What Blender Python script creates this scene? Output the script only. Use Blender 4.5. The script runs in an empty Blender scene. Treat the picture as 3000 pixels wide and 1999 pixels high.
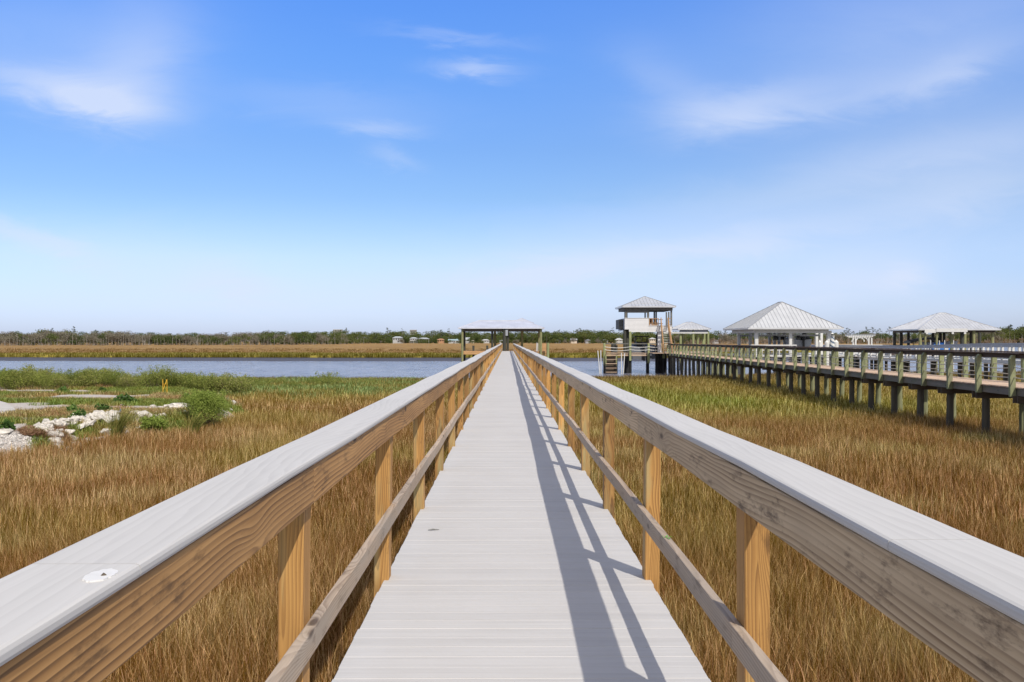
import bpy, bmesh, math, random
from mathutils import Vector, Matrix, noise
R = math.radians
random.seed(7)
sc = bpy.context.scene
COL = sc.collection
F, VX, VY, EYE = 2782.0, 1486.0, 998.0, 3.75      # focal length and vanishing point of the 3000 px wide photograph, eye height
DECK = EYE - 1.461                                # top of the boards
WATER = -0.22

def P(px, py, d):                                 # point seen at px, py standing d metres away
    return Vector(((px - VX) / F * d, d, EYE - (py - VY) / F * d))
def XA(px, d): return (px - VX) / F * d
def ZA(py, d): return EYE - (py - VY) / F * d

# ------------------------------------------------------------------ helpers
def tag(o, label=None, cat=None, group=None, kind=None):
    if label: o['label'] = label
    if cat: o['category'] = cat
    if group: o['group'] = group
    if kind: o['kind'] = kind
    return o

def thing(name, label, cat, loc=(0, 0, 0), group=None):
    o = bpy.data.objects.new(name, None); COL.objects.link(o)
    o.location = loc; o.empty_display_size = .2
    return tag(o, label, cat, group)

class MB:
    def __init__(s, M=None): s.v = []; s.f = []; s.M = M
    def add(s, vs, fs):
        n = len(s.v)
        for p in vs:
            p = Vector(p)
            s.v.append(s.M @ p if s.M else p)
        for f in fs: s.f.append(tuple(i + n for i in f))
        return s
    def box(s, x0, x1, y0, y1, z0, z1, b=0.0):
        if b <= 0:
            s.add([(x0,y0,z0),(x1,y0,z0),(x1,y1,z0),(x0,y1,z0),(x0,y0,z1),(x1,y0,z1),(x1,y1,z1),(x0,y1,z1)],
                  [(3,2,1,0),(4,5,6,7),(0,1,5,4),(1,2,6,5),(2,3,7,6),(3,0,4,7)])
        else:                                     # chamfered box
            vs = []; idx = {}
            X = (x0, x1); Y = (y0, y1); Z = (z0, z1)
            for i in (0,1):
                for j in (0,1):
                    for k in (0,1):
                        a = b if i == 0 else -b; c = b if j == 0 else -b; e = b if k == 0 else -b
                        idx[i,j,k,'x'] = len(vs); vs.append((X[i], Y[j]+c, Z[k]+e))
                        idx[i,j,k,'y'] = len(vs); vs.append((X[i]+a, Y[j], Z[k]+e))
                        idx[i,j,k,'z'] = len(vs); vs.append((X[i]+a, Y[j]+c, Z[k]))
            g = lambda i,j,k,t: idx[i,j,k,t]
            fs = []
            for i in (0,1):
                fs.append([g(i,0,0,'x'),g(i,1,0,'x'),g(i,1,1,'x'),g(i,0,1,'x')])
                fs.append([g(0,i,0,'y'),g(1,i,0,'y'),g(1,i,1,'y'),g(0,i,1,'y')])
                fs.append([g(0,0,i,'z'),g(1,0,i,'z'),g(1,1,i,'z'),g(0,1,i,'z')])
            for i in (0,1):
                for j in (0,1):
                    fs.append([g(i,j,0,'x'),g(i,j,1,'x'),g(i,j,1,'y'),g(i,j,0,'y')])
                    fs.append([g(i,0,j,'x'),g(i,1,j,'x'),g(i,1,j,'z'),g(i,0,j,'z')])
                    fs.append([g(0,i,j,'y'),g(1,i,j,'y'),g(1,i,j,'z'),g(0,i,j,'z')])
                    for k in (0,1): fs.append([g(i,j,k,'x'),g(i,j,k,'y'),g(i,j,k,'z')])
            s.add(vs, fs)
        return s
    def bar(s, p, q, w, h=None, up=(0,0,1)):      # rectangular bar from p to q
        p = Vector(p); q = Vector(q); h = h or w
        d = (q - p).normalized(); u = Vector(up)
        if abs(d.dot(u)) > .98: u = Vector((1,0,0))
        r = d.cross(u).normalized(); u = r.cross(d)
        r *= w/2; u *= h/2
        s.add([p-r-u,p+r-u,p+r+u,p-r+u,q-r-u,q+r-u,q+r+u,q-r+u],
              [(3,2,1,0),(4,5,6,7),(0,1,5,4),(1,2,6,5),(2,3,7,6),(3,0,4,7)])
        return s
    def tube(s, pts, rad, n=8, cap=True):
        pts = [Vector(p) for p in pts]; m = len(pts)
        if not hasattr(rad, '__len__'): rad = [rad]*m
        vs = []; ref = None
        for i, p in enumerate(pts):
            d = (pts[min(i+1,m-1)] - pts[max(i-1,0)]).normalized()
            if ref is None:
                ref = Vector((1,0,0)) if abs(d.x) < .9 else Vector((0,1,0))
            r = (ref - d*ref.dot(d)).normalized(); u = d.cross(r); ref = r
            for k in range(n):
                a = 2*math.pi*k/n
                vs.append(p + (r*math.cos(a) + u*math.sin(a))*rad[i])
        fs = []
        for i in range(m-1):
            for k in range(n):
                fs.append((i*n+k, i*n+(k+1)%n, (i+1)*n+(k+1)%n, (i+1)*n+k))
        if cap:
            fs.append(tuple(range(n-1,-1,-1))); fs.append(tuple((m-1)*n+k for k in range(n)))
        return s.add(vs, fs)
    def sweep(s, prof, st):                       # profile (x, z) carried through stations (y, dx, dz)
        n = len(prof); vs = []; fs = []
        for y, dx, dz in st:
            for x, z in prof: vs.append((x+dx, y, z+dz))
        for i in range(len(st)-1):
            for k in range(n):
                fs.append((i*n+k, i*n+(k+1)%n, (i+1)*n+(k+1)%n, (i+1)*n+k))
        fs.append(tuple(range(n-1,-1,-1))); fs.append(tuple((len(st)-1)*n+k for k in range(n)))
        return s.add(vs, fs)
    def mesh(s, name, inv=None):
        me = bpy.data.meshes.new(name)
        me.from_pydata([tuple(inv @ p) if inv else tuple(p) for p in s.v], [], s.f)
        bm = bmesh.new(); bm.from_mesh(me)
        bmesh.ops.recalc_face_normals(bm, faces=bm.faces[:])
        bm.to_mesh(me); bm.free(); me.update()
        return me
    def build(s, name, mat, parent=None, loc=None, smooth=False):
        # vertices are in world coordinates; origin at parent's or at loc
        off = Vector(loc) if loc is not None else (Vector((0,0,0)) if parent is None else None)
        base = Vector((0,0,0)); p = parent
        while p is not None: base += p.location; p = p.parent
        o0 = base if off is None else off
        me = s.mesh(name, Matrix.Translation(-o0))
        o = bpy.data.objects.new(name, me); COL.objects.link(o)
        if parent is not None: o.parent = parent
        o.location = o0 - base
        if mat is not None:
            for m in (mat if isinstance(mat, (list, tuple)) else [mat]): me.materials.append(m)
        if smooth:
            for q in me.polygons: q.use_smooth = True
        return o

def rrect(x0, x1, z0, z1, b):                     # rounded rectangle profile
    c = b*.3
    return [(x0+b,z0),(x1-b,z0),(x1-c,z0+c),(x1,z0+b),(x1,z1-b),(x1-c,z1-c),(x1-b,z1),(x0+b,z1),(x0+c,z1-c),(x0,z1-b),(x0,z0+b),(x0+c,z0+c)]

# ------------------------------------------------------------------ materials
class NT:
    def __init__(s, name):
        s.m = bpy.data.materials.new(name); s.m.use_nodes = True
        s.t = s.m.node_tree; s.t.nodes.clear()
        s.out = s.n('ShaderNodeOutputMaterial')
    def n(s, typ, **kw):
        o = s.t.nodes.new(typ)
        for k, v in kw.items():
            if k.startswith('_'): o.inputs[k[1:].replace('_', ' ')].default_value = v
            else: setattr(o, k, v)
        return o
    def l(s, a, b): s.t.links.new(a, b); return s
    def pr(s, **kw):
        o = s.n('ShaderNodeBsdfPrincipled')
        for k, v in kw.items(): o.inputs[k.replace('_', ' ')].default_value = v
        s.l(o.outputs[0], s.out.inputs[0]); s.b = o
        return o
    def ramp(s, fac, stops):
        o = s.n('ShaderNodeValToRGB'); e = o.color_ramp.elements
        while len(e) < len(stops): e.new(.5)
        for q, (p, c) in zip(e, stops): q.position = p; q.color = (*c, 1) if len(c) == 3 else c
        s.l(fac, o.inputs[0]); return o
    def mix(s, a, b, fac, mode='MIX'):
        o = s.n('ShaderNodeMix', data_type='RGBA', blend_type=mode)
        for v, i in ((a, 6), (b, 7), (fac, 0)):
            if hasattr(v, 'is_linked'): s.l(v, o.inputs[i])
            elif i == 0: o.inputs[i].default_value = v
            else: o.inputs[i].default_value = (*v, 1)
        return o.outputs[2]
    def math(s, op, a, b=0.0, c=0.0):
        o = s.n('ShaderNodeMath', operation=op)
        for i, v in enumerate((a, b, c)):
            if hasattr(v, 'is_linked'): s.l(v, o.inputs[i])
            else: o.inputs[i].default_value = v
        return o.outputs[0]
    def coord(s, kind='Object', scale=(1,1,1), island=0.0, obj=0.0):
        tc = s.n('ShaderNodeTexCoord')
        mp = s.n('ShaderNodeMapping'); mp.inputs['Scale'].default_value = scale
        src = tc.outputs[kind]
        if kind == 'World':
            pass
        if island or obj:
            ad = s.n('ShaderNodeVectorMath', operation='ADD')
            cx = s.n('ShaderNodeCombineXYZ')
            g = s.n('ShaderNodeNewGeometry'); oi = s.n('ShaderNodeObjectInfo')
            a = s.math('MULTIPLY', g.outputs['Random Per Island'], island)
            b = s.math('MULTIPLY', oi.outputs['Random'], obj)
            q = s.math('ADD', a, b)
            for i in range(3): s.l(s.math('MULTIPLY', q, (1.0, 2.3, 1.7)[i]), cx.inputs[i])
            s.l(src, ad.inputs[0]); s.l(cx.outputs[0], ad.inputs[1]); src = ad.outputs[0]
        s.l(src, mp.inputs[0]); return mp.outputs[0]
    def noise(s, vec, scale, detail=4, rough=.55, dist=0.0):
        o = s.n('ShaderNodeTexNoise'); o.inputs['Scale'].default_value = scale
        o.inputs['Detail'].default_value = detail; o.inputs['Roughness'].default_value = rough
        o.inputs['Distortion'].default_value = dist
        s.l(vec, o.inputs['Vector']); return o.outputs['Fac']
    def bump(s, h, strength=.3, dist=.01):
        o = s.n('ShaderNodeBump'); o.inputs['Strength'].default_value = strength; o.inputs['Distance'].default_value = dist
        s.l(h, o.inputs['Height']); s.l(o.outputs[0], s.b.inputs['Normal']); return o
    def color(s, c): s.l(c, s.b.inputs['Base Color'])

def plain(name, col, rough=.6, var=.25, scale=6.0, metal=0.0, bump=0.0, kind='Object'):
    t = NT(name); t.pr(Roughness=rough, Metallic=metal)
    v = t.coord(kind)
    f = t.noise(v, scale, 5)
    lo = tuple(c*(1-var) for c in col); hi = tuple(min(1, c*(1+var)) for c in col)
    c = t.ramp(f, [(.3, lo), (.7, hi)])
    t.color(c.outputs[0])
    if bump: t.bump(f, bump, .02)
    return t.m

def wood(name, lo, mid, hi, axis='y', grain=85.0, island=7.0, obj=9.0, knots=True, green=None, rough=.72, grey=None, stain=0.0, spread=.36, soft_=1.0):
    """sawn pine: growth rings cut by the board's face, wandering pith, knots that turn the grain, weathering"""
    t = NT(name); t.pr(Roughness=rough)
    along = {'x': 0, 'y': 1, 'z': 2}[axis]
    sc1 = [1.0]*3; sc1[along] = .9
    v = t.coord('Object', tuple(sc1), island, obj)
    sx = t.n('ShaderNodeSeparateXYZ'); t.l(v, sx.inputs[0])
    c3 = [sx.outputs[k] for k in range(3)]; cr = [c3[k] for k in range(3) if k != along]
    tc = t.n('ShaderNodeTexCoord'); sr = t.n('ShaderNodeSeparateXYZ'); t.l(tc.outputs['Object'], sr.inputs[0])
    raw = [sr.outputs[k] for k in range(3) if k != along]
    # pith wanders slowly along the board, somewhere outside the section
    q1 = t.n('ShaderNodeTexNoise', noise_dimensions='1D'); q1.inputs['Scale'].default_value = .42; q1.inputs['Detail'].default_value = 1.5
    q2 = t.n('ShaderNodeTexNoise', noise_dimensions='1D'); q2.inputs['Scale'].default_value = .36; q2.inputs['Detail'].default_value = 1.5
    t.l(c3[along], q1.inputs['W']); t.l(t.math('ADD', c3[along], 37.7), q2.inputs['W'])
    a = t.math('ADD', raw[0], t.math('MULTIPLY_ADD', q1.outputs['Fac'], .17, -.085))
    b = t.math('ADD', raw[1], t.math('MULTIPLY_ADD', q2.outputs['Fac'], .17, -.085))
    wob = t.noise(t.coord('Object', tuple(11 if k != along else .8 for k in range(3)), island, obj), 1.0, 3, .55)
    r = t.math('SQRT', t.math('ADD', t.math('MULTIPLY', a, a), t.math('MULTIPLY', b, b)))
    r = t.math('ADD', r, t.math('MULTIPLY', wob, .024))
    vo = None
    if knots:
        vo = t.n('ShaderNodeTexVoronoi'); vo.inputs['Scale'].default_value = 1.0
        t.l(t.coord('Object', tuple(5.0 if k != along else 1.5 for k in range(3)), island, obj), vo.inputs['Vector'])
        r = t.math('ADD', r, t.math('MULTIPLY', t.math('EXPONENT', t.math('MULTIPLY', t.math('MULTIPLY', vo.outputs['Distance'], vo.outputs['Distance']), -22.0)), .045))
    ring = t.math('FRACT', t.math('MULTIPLY', r, grain))
    rc = t.ramp(ring, [(0.0, hi), (.5, mid), (.84, lo), (.92, lo), (1.0, hi)]).outputs[0]
    soft = t.noise(t.coord('Object', tuple(14 if k != along else .7 for k in range(3)), island, obj), 1.0, 4, .6)
    c = t.mix(t.ramp(soft, [(.3, mid), (.7, hi)]).outputs[0], rc, t.ramp(soft, [(.32, (.85,.85,.85)), (.68, (.25,.25,.25))]).outputs[0])
    fine = t.noise(t.coord('Object', tuple(90 if k != along else 1.6 for k in range(3)), island, obj), 1.0, 4, .6)
    c = t.mix(c, tuple(x*.55 for x in mid), t.math('MULTIPLY', t.ramp(fine, [(.5, (0,0,0)), (.78, (1,1,1))]).outputs[0], .5*soft_))
    patch = t.noise(t.coord('Object', tuple(7 if k != along else 1.3 for k in range(3)), island, obj), 1.0, 4)
    c = t.mix(c, grey if grey else tuple(x*.72 for x in mid), t.math('MULTIPLY', t.ramp(patch, [(.42, (0,0,0)), (.66, (1,1,1))]).outputs[0], .55 if grey else .4*soft_))
    if green:
        gp = t.noise(t.coord('Object', tuple(8 if k != along else 1.1 for k in range(3)), island, obj), 1.0, 3)
        c = t.mix(c, green, t.math('MULTIPLY', t.ramp(gp, [(.52, (0,0,0)), (.66, (1,1,1))]).outputs[0], .5))
    if knots:
        kn = t.ramp(vo.outputs['Distance'], [(.05, (1,1,1)), (.11, (0,0,0))]).outputs[0]
        c = t.mix(c, tuple(x*.4 for x in lo), t.math('MULTIPLY', kn, .85))
    if stain:
        sn = t.noise(t.coord('Object', tuple(16 if k != along else 4.5 for k in range(3)), island, obj), 1.0, 6, .7)
        c = t.mix(c, tuple(x*.45 for x in lo), t.math('MULTIPLY', t.ramp(sn, [(.56, (0,0,0)), (.68, (1,1,1))]).outputs[0], stain))
    g = t.n('ShaderNodeNewGeometry'); oi = t.n('ShaderNodeObjectInfo')
    q = t.math('FRACT', t.math('ADD', g.outputs['Random Per Island'], oi.outputs['Random']))
    hsv = t.n('ShaderNodeHueSaturation')
    t.l(t.math('MULTIPLY_ADD', q, spread, 1-spread/2), hsv.inputs['Value']); t.l(c, hsv.inputs['Color'])
    t.color(hsv.outputs[0]); t.bump(ring, .12, .003)
    return t.m

def composite(name, col, axis, streak=.12, island=5.0, dirt=.25):
    """embossed composite plank: pale, fine streaks along the board, faint dirt"""
    t = NT(name); t.pr(Roughness=.7); t.b.inputs['Specular IOR Level'].default_value = .22
    scl = {'y': (40, 1.1, 40), 'x': (1.1, 40, 40)}[axis]
    v = t.coord('Object', scl, island)
    f = t.noise(v, 1.0, 5, .65, .4)
    c = t.ramp(f, [(.25, tuple(a*(1-streak*1.6) for a in col)), (.5, col), (.8, tuple(min(1, a*(1+streak*.5)) for a in col))]).outputs[0]
    d = t.noise(t.coord('Object', (1,1,1), 0), 1.7, 5, .6)
    c = t.mix(c, (col[0]*.74, col[1]*.72, col[2]*.69), t.math('MULTIPLY', t.ramp(d, [(.42, (0,0,0)), (.7, (1,1,1))]).outputs[0], dirt))
    sp = t.noise(t.coord('Object', (1,1,1), 0), 55.0, 2, .5)
    c = t.mix(c, (.12,.10,.09), t.math('MULTIPLY', t.ramp(sp, [(.76, (0,0,0)), (.80, (1,1,1))]).outputs[0], .5))
    g = t.n('ShaderNodeNewGeometry')
    hsv = t.n('ShaderNodeHueSaturation')
    t.l(t.math('MULTIPLY_ADD', g.outputs['Random Per Island'], .05, .975), hsv.inputs['Value']); t.l(c, hsv.inputs['Color'])
    t.color(hsv.outputs[0]); t.bump(f, .25, .002)
    return t.m

def pile_mat(name, up, low, zc, zw=.5):
    """round timber, darkened by the tide up to about zc"""
    t = NT(name); t.pr(Roughness=.8)
    g = t.n('ShaderNodeNewGeometry'); sx = t.n('ShaderNodeSeparateXYZ'); t.l(g.outputs['Position'], sx.inputs[0])
    f = t.noise(t.coord('Object', (6, 6, .5), 0, 9), 3.0, 5)
    base = t.ramp(f, [(.3, tuple(a*.65 for a in up)), (.7, tuple(a*1.25 for a in up))]).outputs[0]
    zz = t.math('ADD', sx.outputs[2], t.math('MULTIPLY', t.math('SUBTRACT', f, .5), .9))
    m = t.n('ShaderNodeMapRange'); m.inputs[1].default_value = zc - zw; m.inputs[2].default_value = zc + zw
    t.l(zz, m.inputs[0])
    t.color(t.mix(low, base, m.outputs[0])); t.bump(f, .4, .02)
    return t.m

M = {}
M['deck'] = composite('composite_deck', (.50,.485,.47), 'x', .08, 5, .15)
M['cap'] = wood('embossed_cap', (.452,.437,.417), (.495,.48,.458), (.53,.513,.49), 'y', 130, knots=False, spread=.05, soft_=.28, stain=0)
M['pine'] = wood('pine_rail', (.085,.034,.008), (.35,.175,.052), (.56,.315,.115), 'y', 55, stain=.55)
M['pinegrey'] = wood('pine_rail_weathered', (.17,.095,.04), (.47,.335,.19), (.64,.49,.31), 'y', 58, grey=(.40,.295,.185), stain=.8)
M['midrail'] = wood('pine_midrail', (.18,.11,.065), (.43,.32,.22), (.55,.43,.32), 'y', 80, grey=(.36,.315,.265), stain=.5, knots=True)
M['post'] = wood('pine_post', (.12,.046,.010), (.36,.178,.046), (.54,.30,.09), 'z', 80, 0, 9, True, (.33,.34,.18), stain=.5, spread=.75)
M['joist'] = wood('pine_joist', (.10,.06,.03), (.2,.13,.07), (.28,.19,.1), 'y')
M['newwood'] = wood('new_wood', (.28,.13,.045), (.48,.26,.11), (.6,.36,.17), 'x')
M['pier_deck'] = wood('pier_boards', (.34,.22,.14), (.56,.385,.26), (.66,.49,.34), 'x', grey=(.54,.42,.31))
M['pier_rail'] = wood('pier_rail', (.035,.02,.012), (.085,.05,.03), (.13,.08,.05), 'y')
M['pier_fascia'] = wood('pier_fascia', (.09,.08,.065), (.19,.17,.14), (.26,.24,.2), 'y', green=(.13,.16,.09))
M['pier_post'] = wood('pier_post', (.09,.10,.05), (.21,.235,.11), (.31,.33,.17), 'z', 60, 0, 9, True, (.13,.19,.09), grey=(.19,.17,.12), stain=.4, spread=.5)
M['pile'] = pile_mat('pier_piling_shaded', (.08,.07,.048), (.04,.038,.033), .6, .6)  # pier's near row: shade under the deck put into a darker timber colour
M['pile_far_lit'] = pile_mat('pier_piling_green_lit', (.22,.225,.115), (.05,.048,.04), .3, .4)  # pier's far row: sunlight put into a paler green of the same timber
M['pile_green'] = pile_mat('green_piling', (.27,.29,.13), (.02,.02,.018), 1.0, .35)
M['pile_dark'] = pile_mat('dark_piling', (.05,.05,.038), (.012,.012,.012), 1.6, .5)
M['pile_house'] = pile_mat('boathouse_piling', (.25,.245,.11), (.02,.02,.018), .5, .3)
M['rope'] = plain('rope', (.42,.39,.33), .8, .15, 30)
M['white'] = plain('white_paint', (.60,.59,.56), .5, .07, 3)
M['pvc'] = plain('white_pvc', (.66,.65,.61), .4, .06, 3)
M['greyrail'] = plain('grey_composite', (.42,.43,.46), .6, .1, 3)
M['siding'] = plain('white_siding', (.62,.61,.60), .55, .05, 2)
M['trim'] = plain('grey_trim', (.30,.31,.33), .6, .1, 2)
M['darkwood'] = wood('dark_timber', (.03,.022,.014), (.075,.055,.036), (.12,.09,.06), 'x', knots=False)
M['greywood'] = plain('grey_timber', (.13,.125,.11), .75, .3, 5)
M['stair'] = wood('stair_timber', (.16,.08,.03), (.33,.18,.08), (.45,.27,.13), 'y', knots=False)
M['black'] = plain('black_plastic', (.012,.012,.014), .4, .3, 8)
M['hull_grey'] = plain('grey_hull', (.13,.14,.16), .6, .15, 1.2)
M['hull_pale'] = plain('pale_hull', (.34,.36,.39), .35, .08, 1.2)
M['blue'] = plain('blue_cover', (.03,.20,.62), .5, .25, 3)
M['red'] = plain('red_plastic', (.62,.07,.03), .5, .1, 5)
M['yellow'] = plain('yellow_lath', (.75,.42,.03), .6, .12, 9)
M['concrete'] = plain('broken_concrete', (.52,.48,.42), .95, .40, 5.0, bump=.6)
M['slabmat'] = plain('concrete_slab', (.46,.43,.39), .9, .18, 2.5, bump=.3)
M['glass'] = plain('dark_glass', (.02,.025,.03), .1, .2, 3)
M['cushion'] = plain('brown_cushion', (.16,.07,.04), .8, .2, 5)
M['bird'] = plain('slate_plumage', (.10,.14,.19), .7, .3, 30)
M['birdneck'] = plain('rusty_plumage', (.30,.19,.16), .7, .3, 30)
M['leafgreen'] = plain('fresh_leaf', (.16,.42,.03), .5, .2, 30)
M['putty'] = plain('white_putty', (.64,.63,.61), .6, .05, 40)

def metal_roof(name, col):
    t = NT(name); t.pr(Roughness=.3, Metallic=.4)
    f = t.noise(t.coord('Object'), .9, 4); f2 = t.noise(t.coord('Object', (1,1,1)), 9.0, 3)
    c = t.ramp(f, [(.3, tuple(a*.88 for a in col)), (.7, tuple(min(1,a*1.08) for a in col))]).outputs[0]
    c = t.mix(c, tuple(a*.7 for a in col), t.math('MULTIPLY', t.ramp(f2, [(.55,(0,0,0)),(.75,(1,1,1))]).outputs[0], .25))
    t.color(c); return t.m
M['roof_grey'] = metal_roof('galvanised_roof', (.66,.66,.66))
M['roof_white'] = metal_roof('white_metal_roof', (.70,.70,.69))
M['roof_end'] = metal_roof('pale_metal_roof', (.76,.76,.79))

def leafmat(name, cols, trans=.3):
    t = NT(name)
    g = t.n('ShaderNodeNewGeometry'); oi = t.n('ShaderNodeObjectInfo')
    at = t.n('ShaderNodeAttribute', attribute_name='bl')
    q = t.math('ADD', t.math('MULTIPLY', at.outputs['Fac'], .55), t.math('MULTIPLY', oi.outputs['Random'], .45))
    n = len(cols)
    c = t.ramp(q, [(i/(n-1)*.8+.1, x) for i, x in enumerate(cols)]).outputs[0]
    d = t.n('ShaderNodeBsdfDiffuse'); tr = t.n('ShaderNodeBsdfTranslucent'); mx = t.n('ShaderNodeMixShader')
    mx.inputs[0].default_value = trans
    t.l(c, d.inputs[0]); t.l(c, tr.inputs[0]); t.l(d.outputs[0], mx.inputs[1]); t.l(tr.outputs[0], mx.inputs[2])
    t.l(mx.outputs[0], t.out.inputs[0]); return t.m
M['leaf_oak'] = leafmat('oak_leaves', [(.060,.085,.030),(.10,.135,.042),(.14,.155,.055),(.17,.175,.05)])
M['leaf_pine'] = leafmat('pine_needles', [(.045,.065,.032),(.075,.10,.045)])
M['leaf_grey'] = leafmat('bare_twigs', [(.19,.165,.13),(.26,.225,.18),(.22,.21,.13),(.31,.27,.22)])
M['leaf_brush'] = leafmat('brown_brush', [(.22,.14,.09),(.31,.21,.13),(.24,.19,.13)])
M['leaf_shrub'] = leafmat('shrub_leaves', [(.13,.17,.04),(.22,.26,.06),(.31,.33,.08),(.37,.33,.15)], .4)
M['leaf_bush'] = leafmat('bush_leaves', [(.18,.24,.045),(.28,.35,.075),(.38,.43,.12)], .4)
M['leaf_weed'] = leafmat('weed_leaves', [(.06,.11,.03),(.10,.18,.045),(.16,.24,.06)], .35)
M['bark'] = plain('bark', (.15,.13,.11), .9, .25, 2)
M['deadbark'] = plain('dead_wood', (.31,.285,.25), .9, .2, 2)
M['stem'] = plain('shrub_stem', (.14,.10,.07), .9, .25, 6)

# grass: tint comes with each clump, every blade varies round it
def grassmat(name, trans=.35):
    t = NT(name)
    ti = t.n('ShaderNodeAttribute', attribute_name='tint', attribute_type='INSTANCER')
    at = t.n('ShaderNodeAttribute', attribute_name='bl')
    hs = t.n('ShaderNodeHueSaturation')
    t.l(ti.outputs['Color'], hs.inputs['Color'])
    t.l(t.math('MULTIPLY_ADD', t.math('POWER', at.outputs['Fac'], 2.6), 1.62, .325), hs.inputs['Value'])
    t.l(t.math('MULTIPLY_ADD', at.outputs['Fac'], -.35, 1.15), hs.inputs['Saturation'])
    fr = t.math('FRACT', t.math('MULTIPLY', at.outputs['Fac'], 7.31))
    t.l(t.math('MULTIPLY_ADD', fr, .030, .487), hs.inputs['Hue'])
    d = t.n('ShaderNodeBsdfDiffuse'); tr = t.n('ShaderNodeBsdfTranslucent'); mx = t.n('ShaderNodeMixShader')
    mx.inputs[0].default_value = trans
    t.l(hs.outputs[0], d.inputs[0]); t.l(hs.outputs[0], tr.inputs[0])
    t.l(d.outputs[0], mx.inputs[1]); t.l(tr.outputs[0], mx.inputs[2]); t.l(mx.outputs[0], t.out.inputs[0])
    return t.m
M['grass'] = grassmat('grass_blades', .34)

# ------------------------------------------------------------------ land, water
def lerp_poly(pts, x):
    if x <= pts[0][0]: return pts[0][1]
    for (a, b), (c, d) in zip(pts, pts[1:]):
        if x <= c: return b + (d-b)*(x-a)/(c-a)
    return pts[-1][1]
def sst(a, b, x):
    t = max(0, min(1, (x-a)/(b-a))); return t*t*(3-2*t)
NEAR = [(-400,82),(-60,81),(-20,80),(-7,80),(6,83),(16,87),(40,94),(60,98),(120,106),(400,130),(2600,300)]
FAR = [(-2600,260),(-200,215),(-60,210),(20,206),(48,205),(62,216),(120,330),(250,620),(480,890),(1200,1000),(2600,1050)]
def nz(x, y, s, seed=0.0): return noise.noise(Vector((x*s+seed, y*s-seed*.7, seed*1.3)))
def yb(x): return lerp_poly(NEAR, x) + 1.6*nz(x, 0, .09, 3.1) + .7*nz(x, 0, .35, 8)
def yf(x): return lerp_poly(FAR, x) + 2.5*nz(x, 0, .03, 5.7) + 1.2*nz(x, 0, .13, 9)
FILL = [(-13.0,17),(-13.4,22),(-13.7,26),(-13.6,30.5),(-12.6,33.2),(-11.2,35.0),(-10.7,37.5),(-11.2,42),(-12.4,46),(-15.5,51.5),(-18,56),(-30,61),(-70,66),(-90,40),(-70,14),(-30,15)]
def in_poly(x, y, P_):
    c = False; j = len(P_)-1
    for i in range(len(P_)):
        xi, yi = P_[i]; xj, yj = P_[j]
        if (yi > y) != (yj > y) and x < (xj-xi)*(y-yi)/(yj-yi)+xi: c = not c
        j = i
    return c
def fill_dist(x, y):                              # signed distance to the fill's edge, positive inside
    best = 1e9
    for i in range(len(FILL)):
        ax, ay = FILL[i-1]; bx, by = FILL[i]
        dx, dy = bx-ax, by-ay
        t = max(0, min(1, ((x-ax)*dx+(y-ay)*dy)/(dx*dx+dy*dy)))
        best = min(best, math.hypot(x-ax-dx*t, y-ay-dy*t))
    return best if in_poly(x, y, FILL) else -best
def fill_h(x, y):
    d = fill_dist(x, y) + .35*nz(x, y, .5, 2)
    return .95*sst(-.5, 1.7 + 2.2*sst(30, 26.5, y), d) + (.10*nz(x, y, .25, 4)+.05*nz(x, y, .9, 6))*sst(0, 2, d)
def land_h(x, y):
    a, b = yb(x), yf(x)
    if y <= a-3: z = 0.0
    elif y < a+7: z = -1.5*sst(a-3, a+7, y)
    elif y < b-44: z = -1.5
    elif y < b-28: z = -1.5 + 1.26*(y-b+44)/16
    elif y < b: z = -.24 + .24*(y-b+28)/28
    else: z = .02
    return z + .03*nz(x, y, .3, 1)

def land():
    xs = sorted(set([-2600,-1800,-1200,-800,-500,-350,-250] + [-200+5*i for i in range(81)] + [220,250,300,350,420,500,600,800,1200,1800,2600]))
    ys = [-60,-40,-25] + [-10+3*i for i in range(29)] + [77+1*i for i in range(34)] + [112+4*i for i in range(16)] + [178+1.5*i for i in range(34)] + [230,240,255,275,300,330,370,420,480,550,620,700,800,880,950,1020,1100,1300,1700,2300,3200,5000,9000]
    ys = sorted(set(ys)); mb = MB()
    W = len(xs)
    vs = [(x, y, land_h(x, y)) for y in ys for x in xs]
    fs = [(j*W+i, j*W+i+1, (j+1)*W+i+1, (j+1)*W+i) for j in range(len(ys)-1) for i in range(W-1)]
    mb.add(vs, fs)
    t = NT('marsh_mud'); t.pr(Roughness=.55)
    g = t.n('ShaderNodeNewGeometry'); sx = t.n('ShaderNodeSeparateXYZ'); t.l(g.outputs['Position'], sx.inputs[0])
    mp = t.n('ShaderNodeMapping'); mp.inputs['Scale'].default_value = (.12,.5,1); t.l(g.outputs['Position'], mp.inputs[0])
    f = t.noise(mp.outputs[0], 1.0, 6, .6)
    f2 = t.noise(g.outputs['Position'], 3.0, 5, .6)
    c = t.ramp(f, [(.3, (.03,.024,.02)), (.55, (.055,.045,.038)), (.78, (.12,.10,.085))]).outputs[0]
    c = t.mix(c, (.10,.065,.03), t.math('MULTIPLY', f2, .5))
    t.color(c); t.bump(f2, .5, .05)
    o = mb.build('ground', t.m, smooth=True); tag(o, kind='structure')
land()

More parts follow.
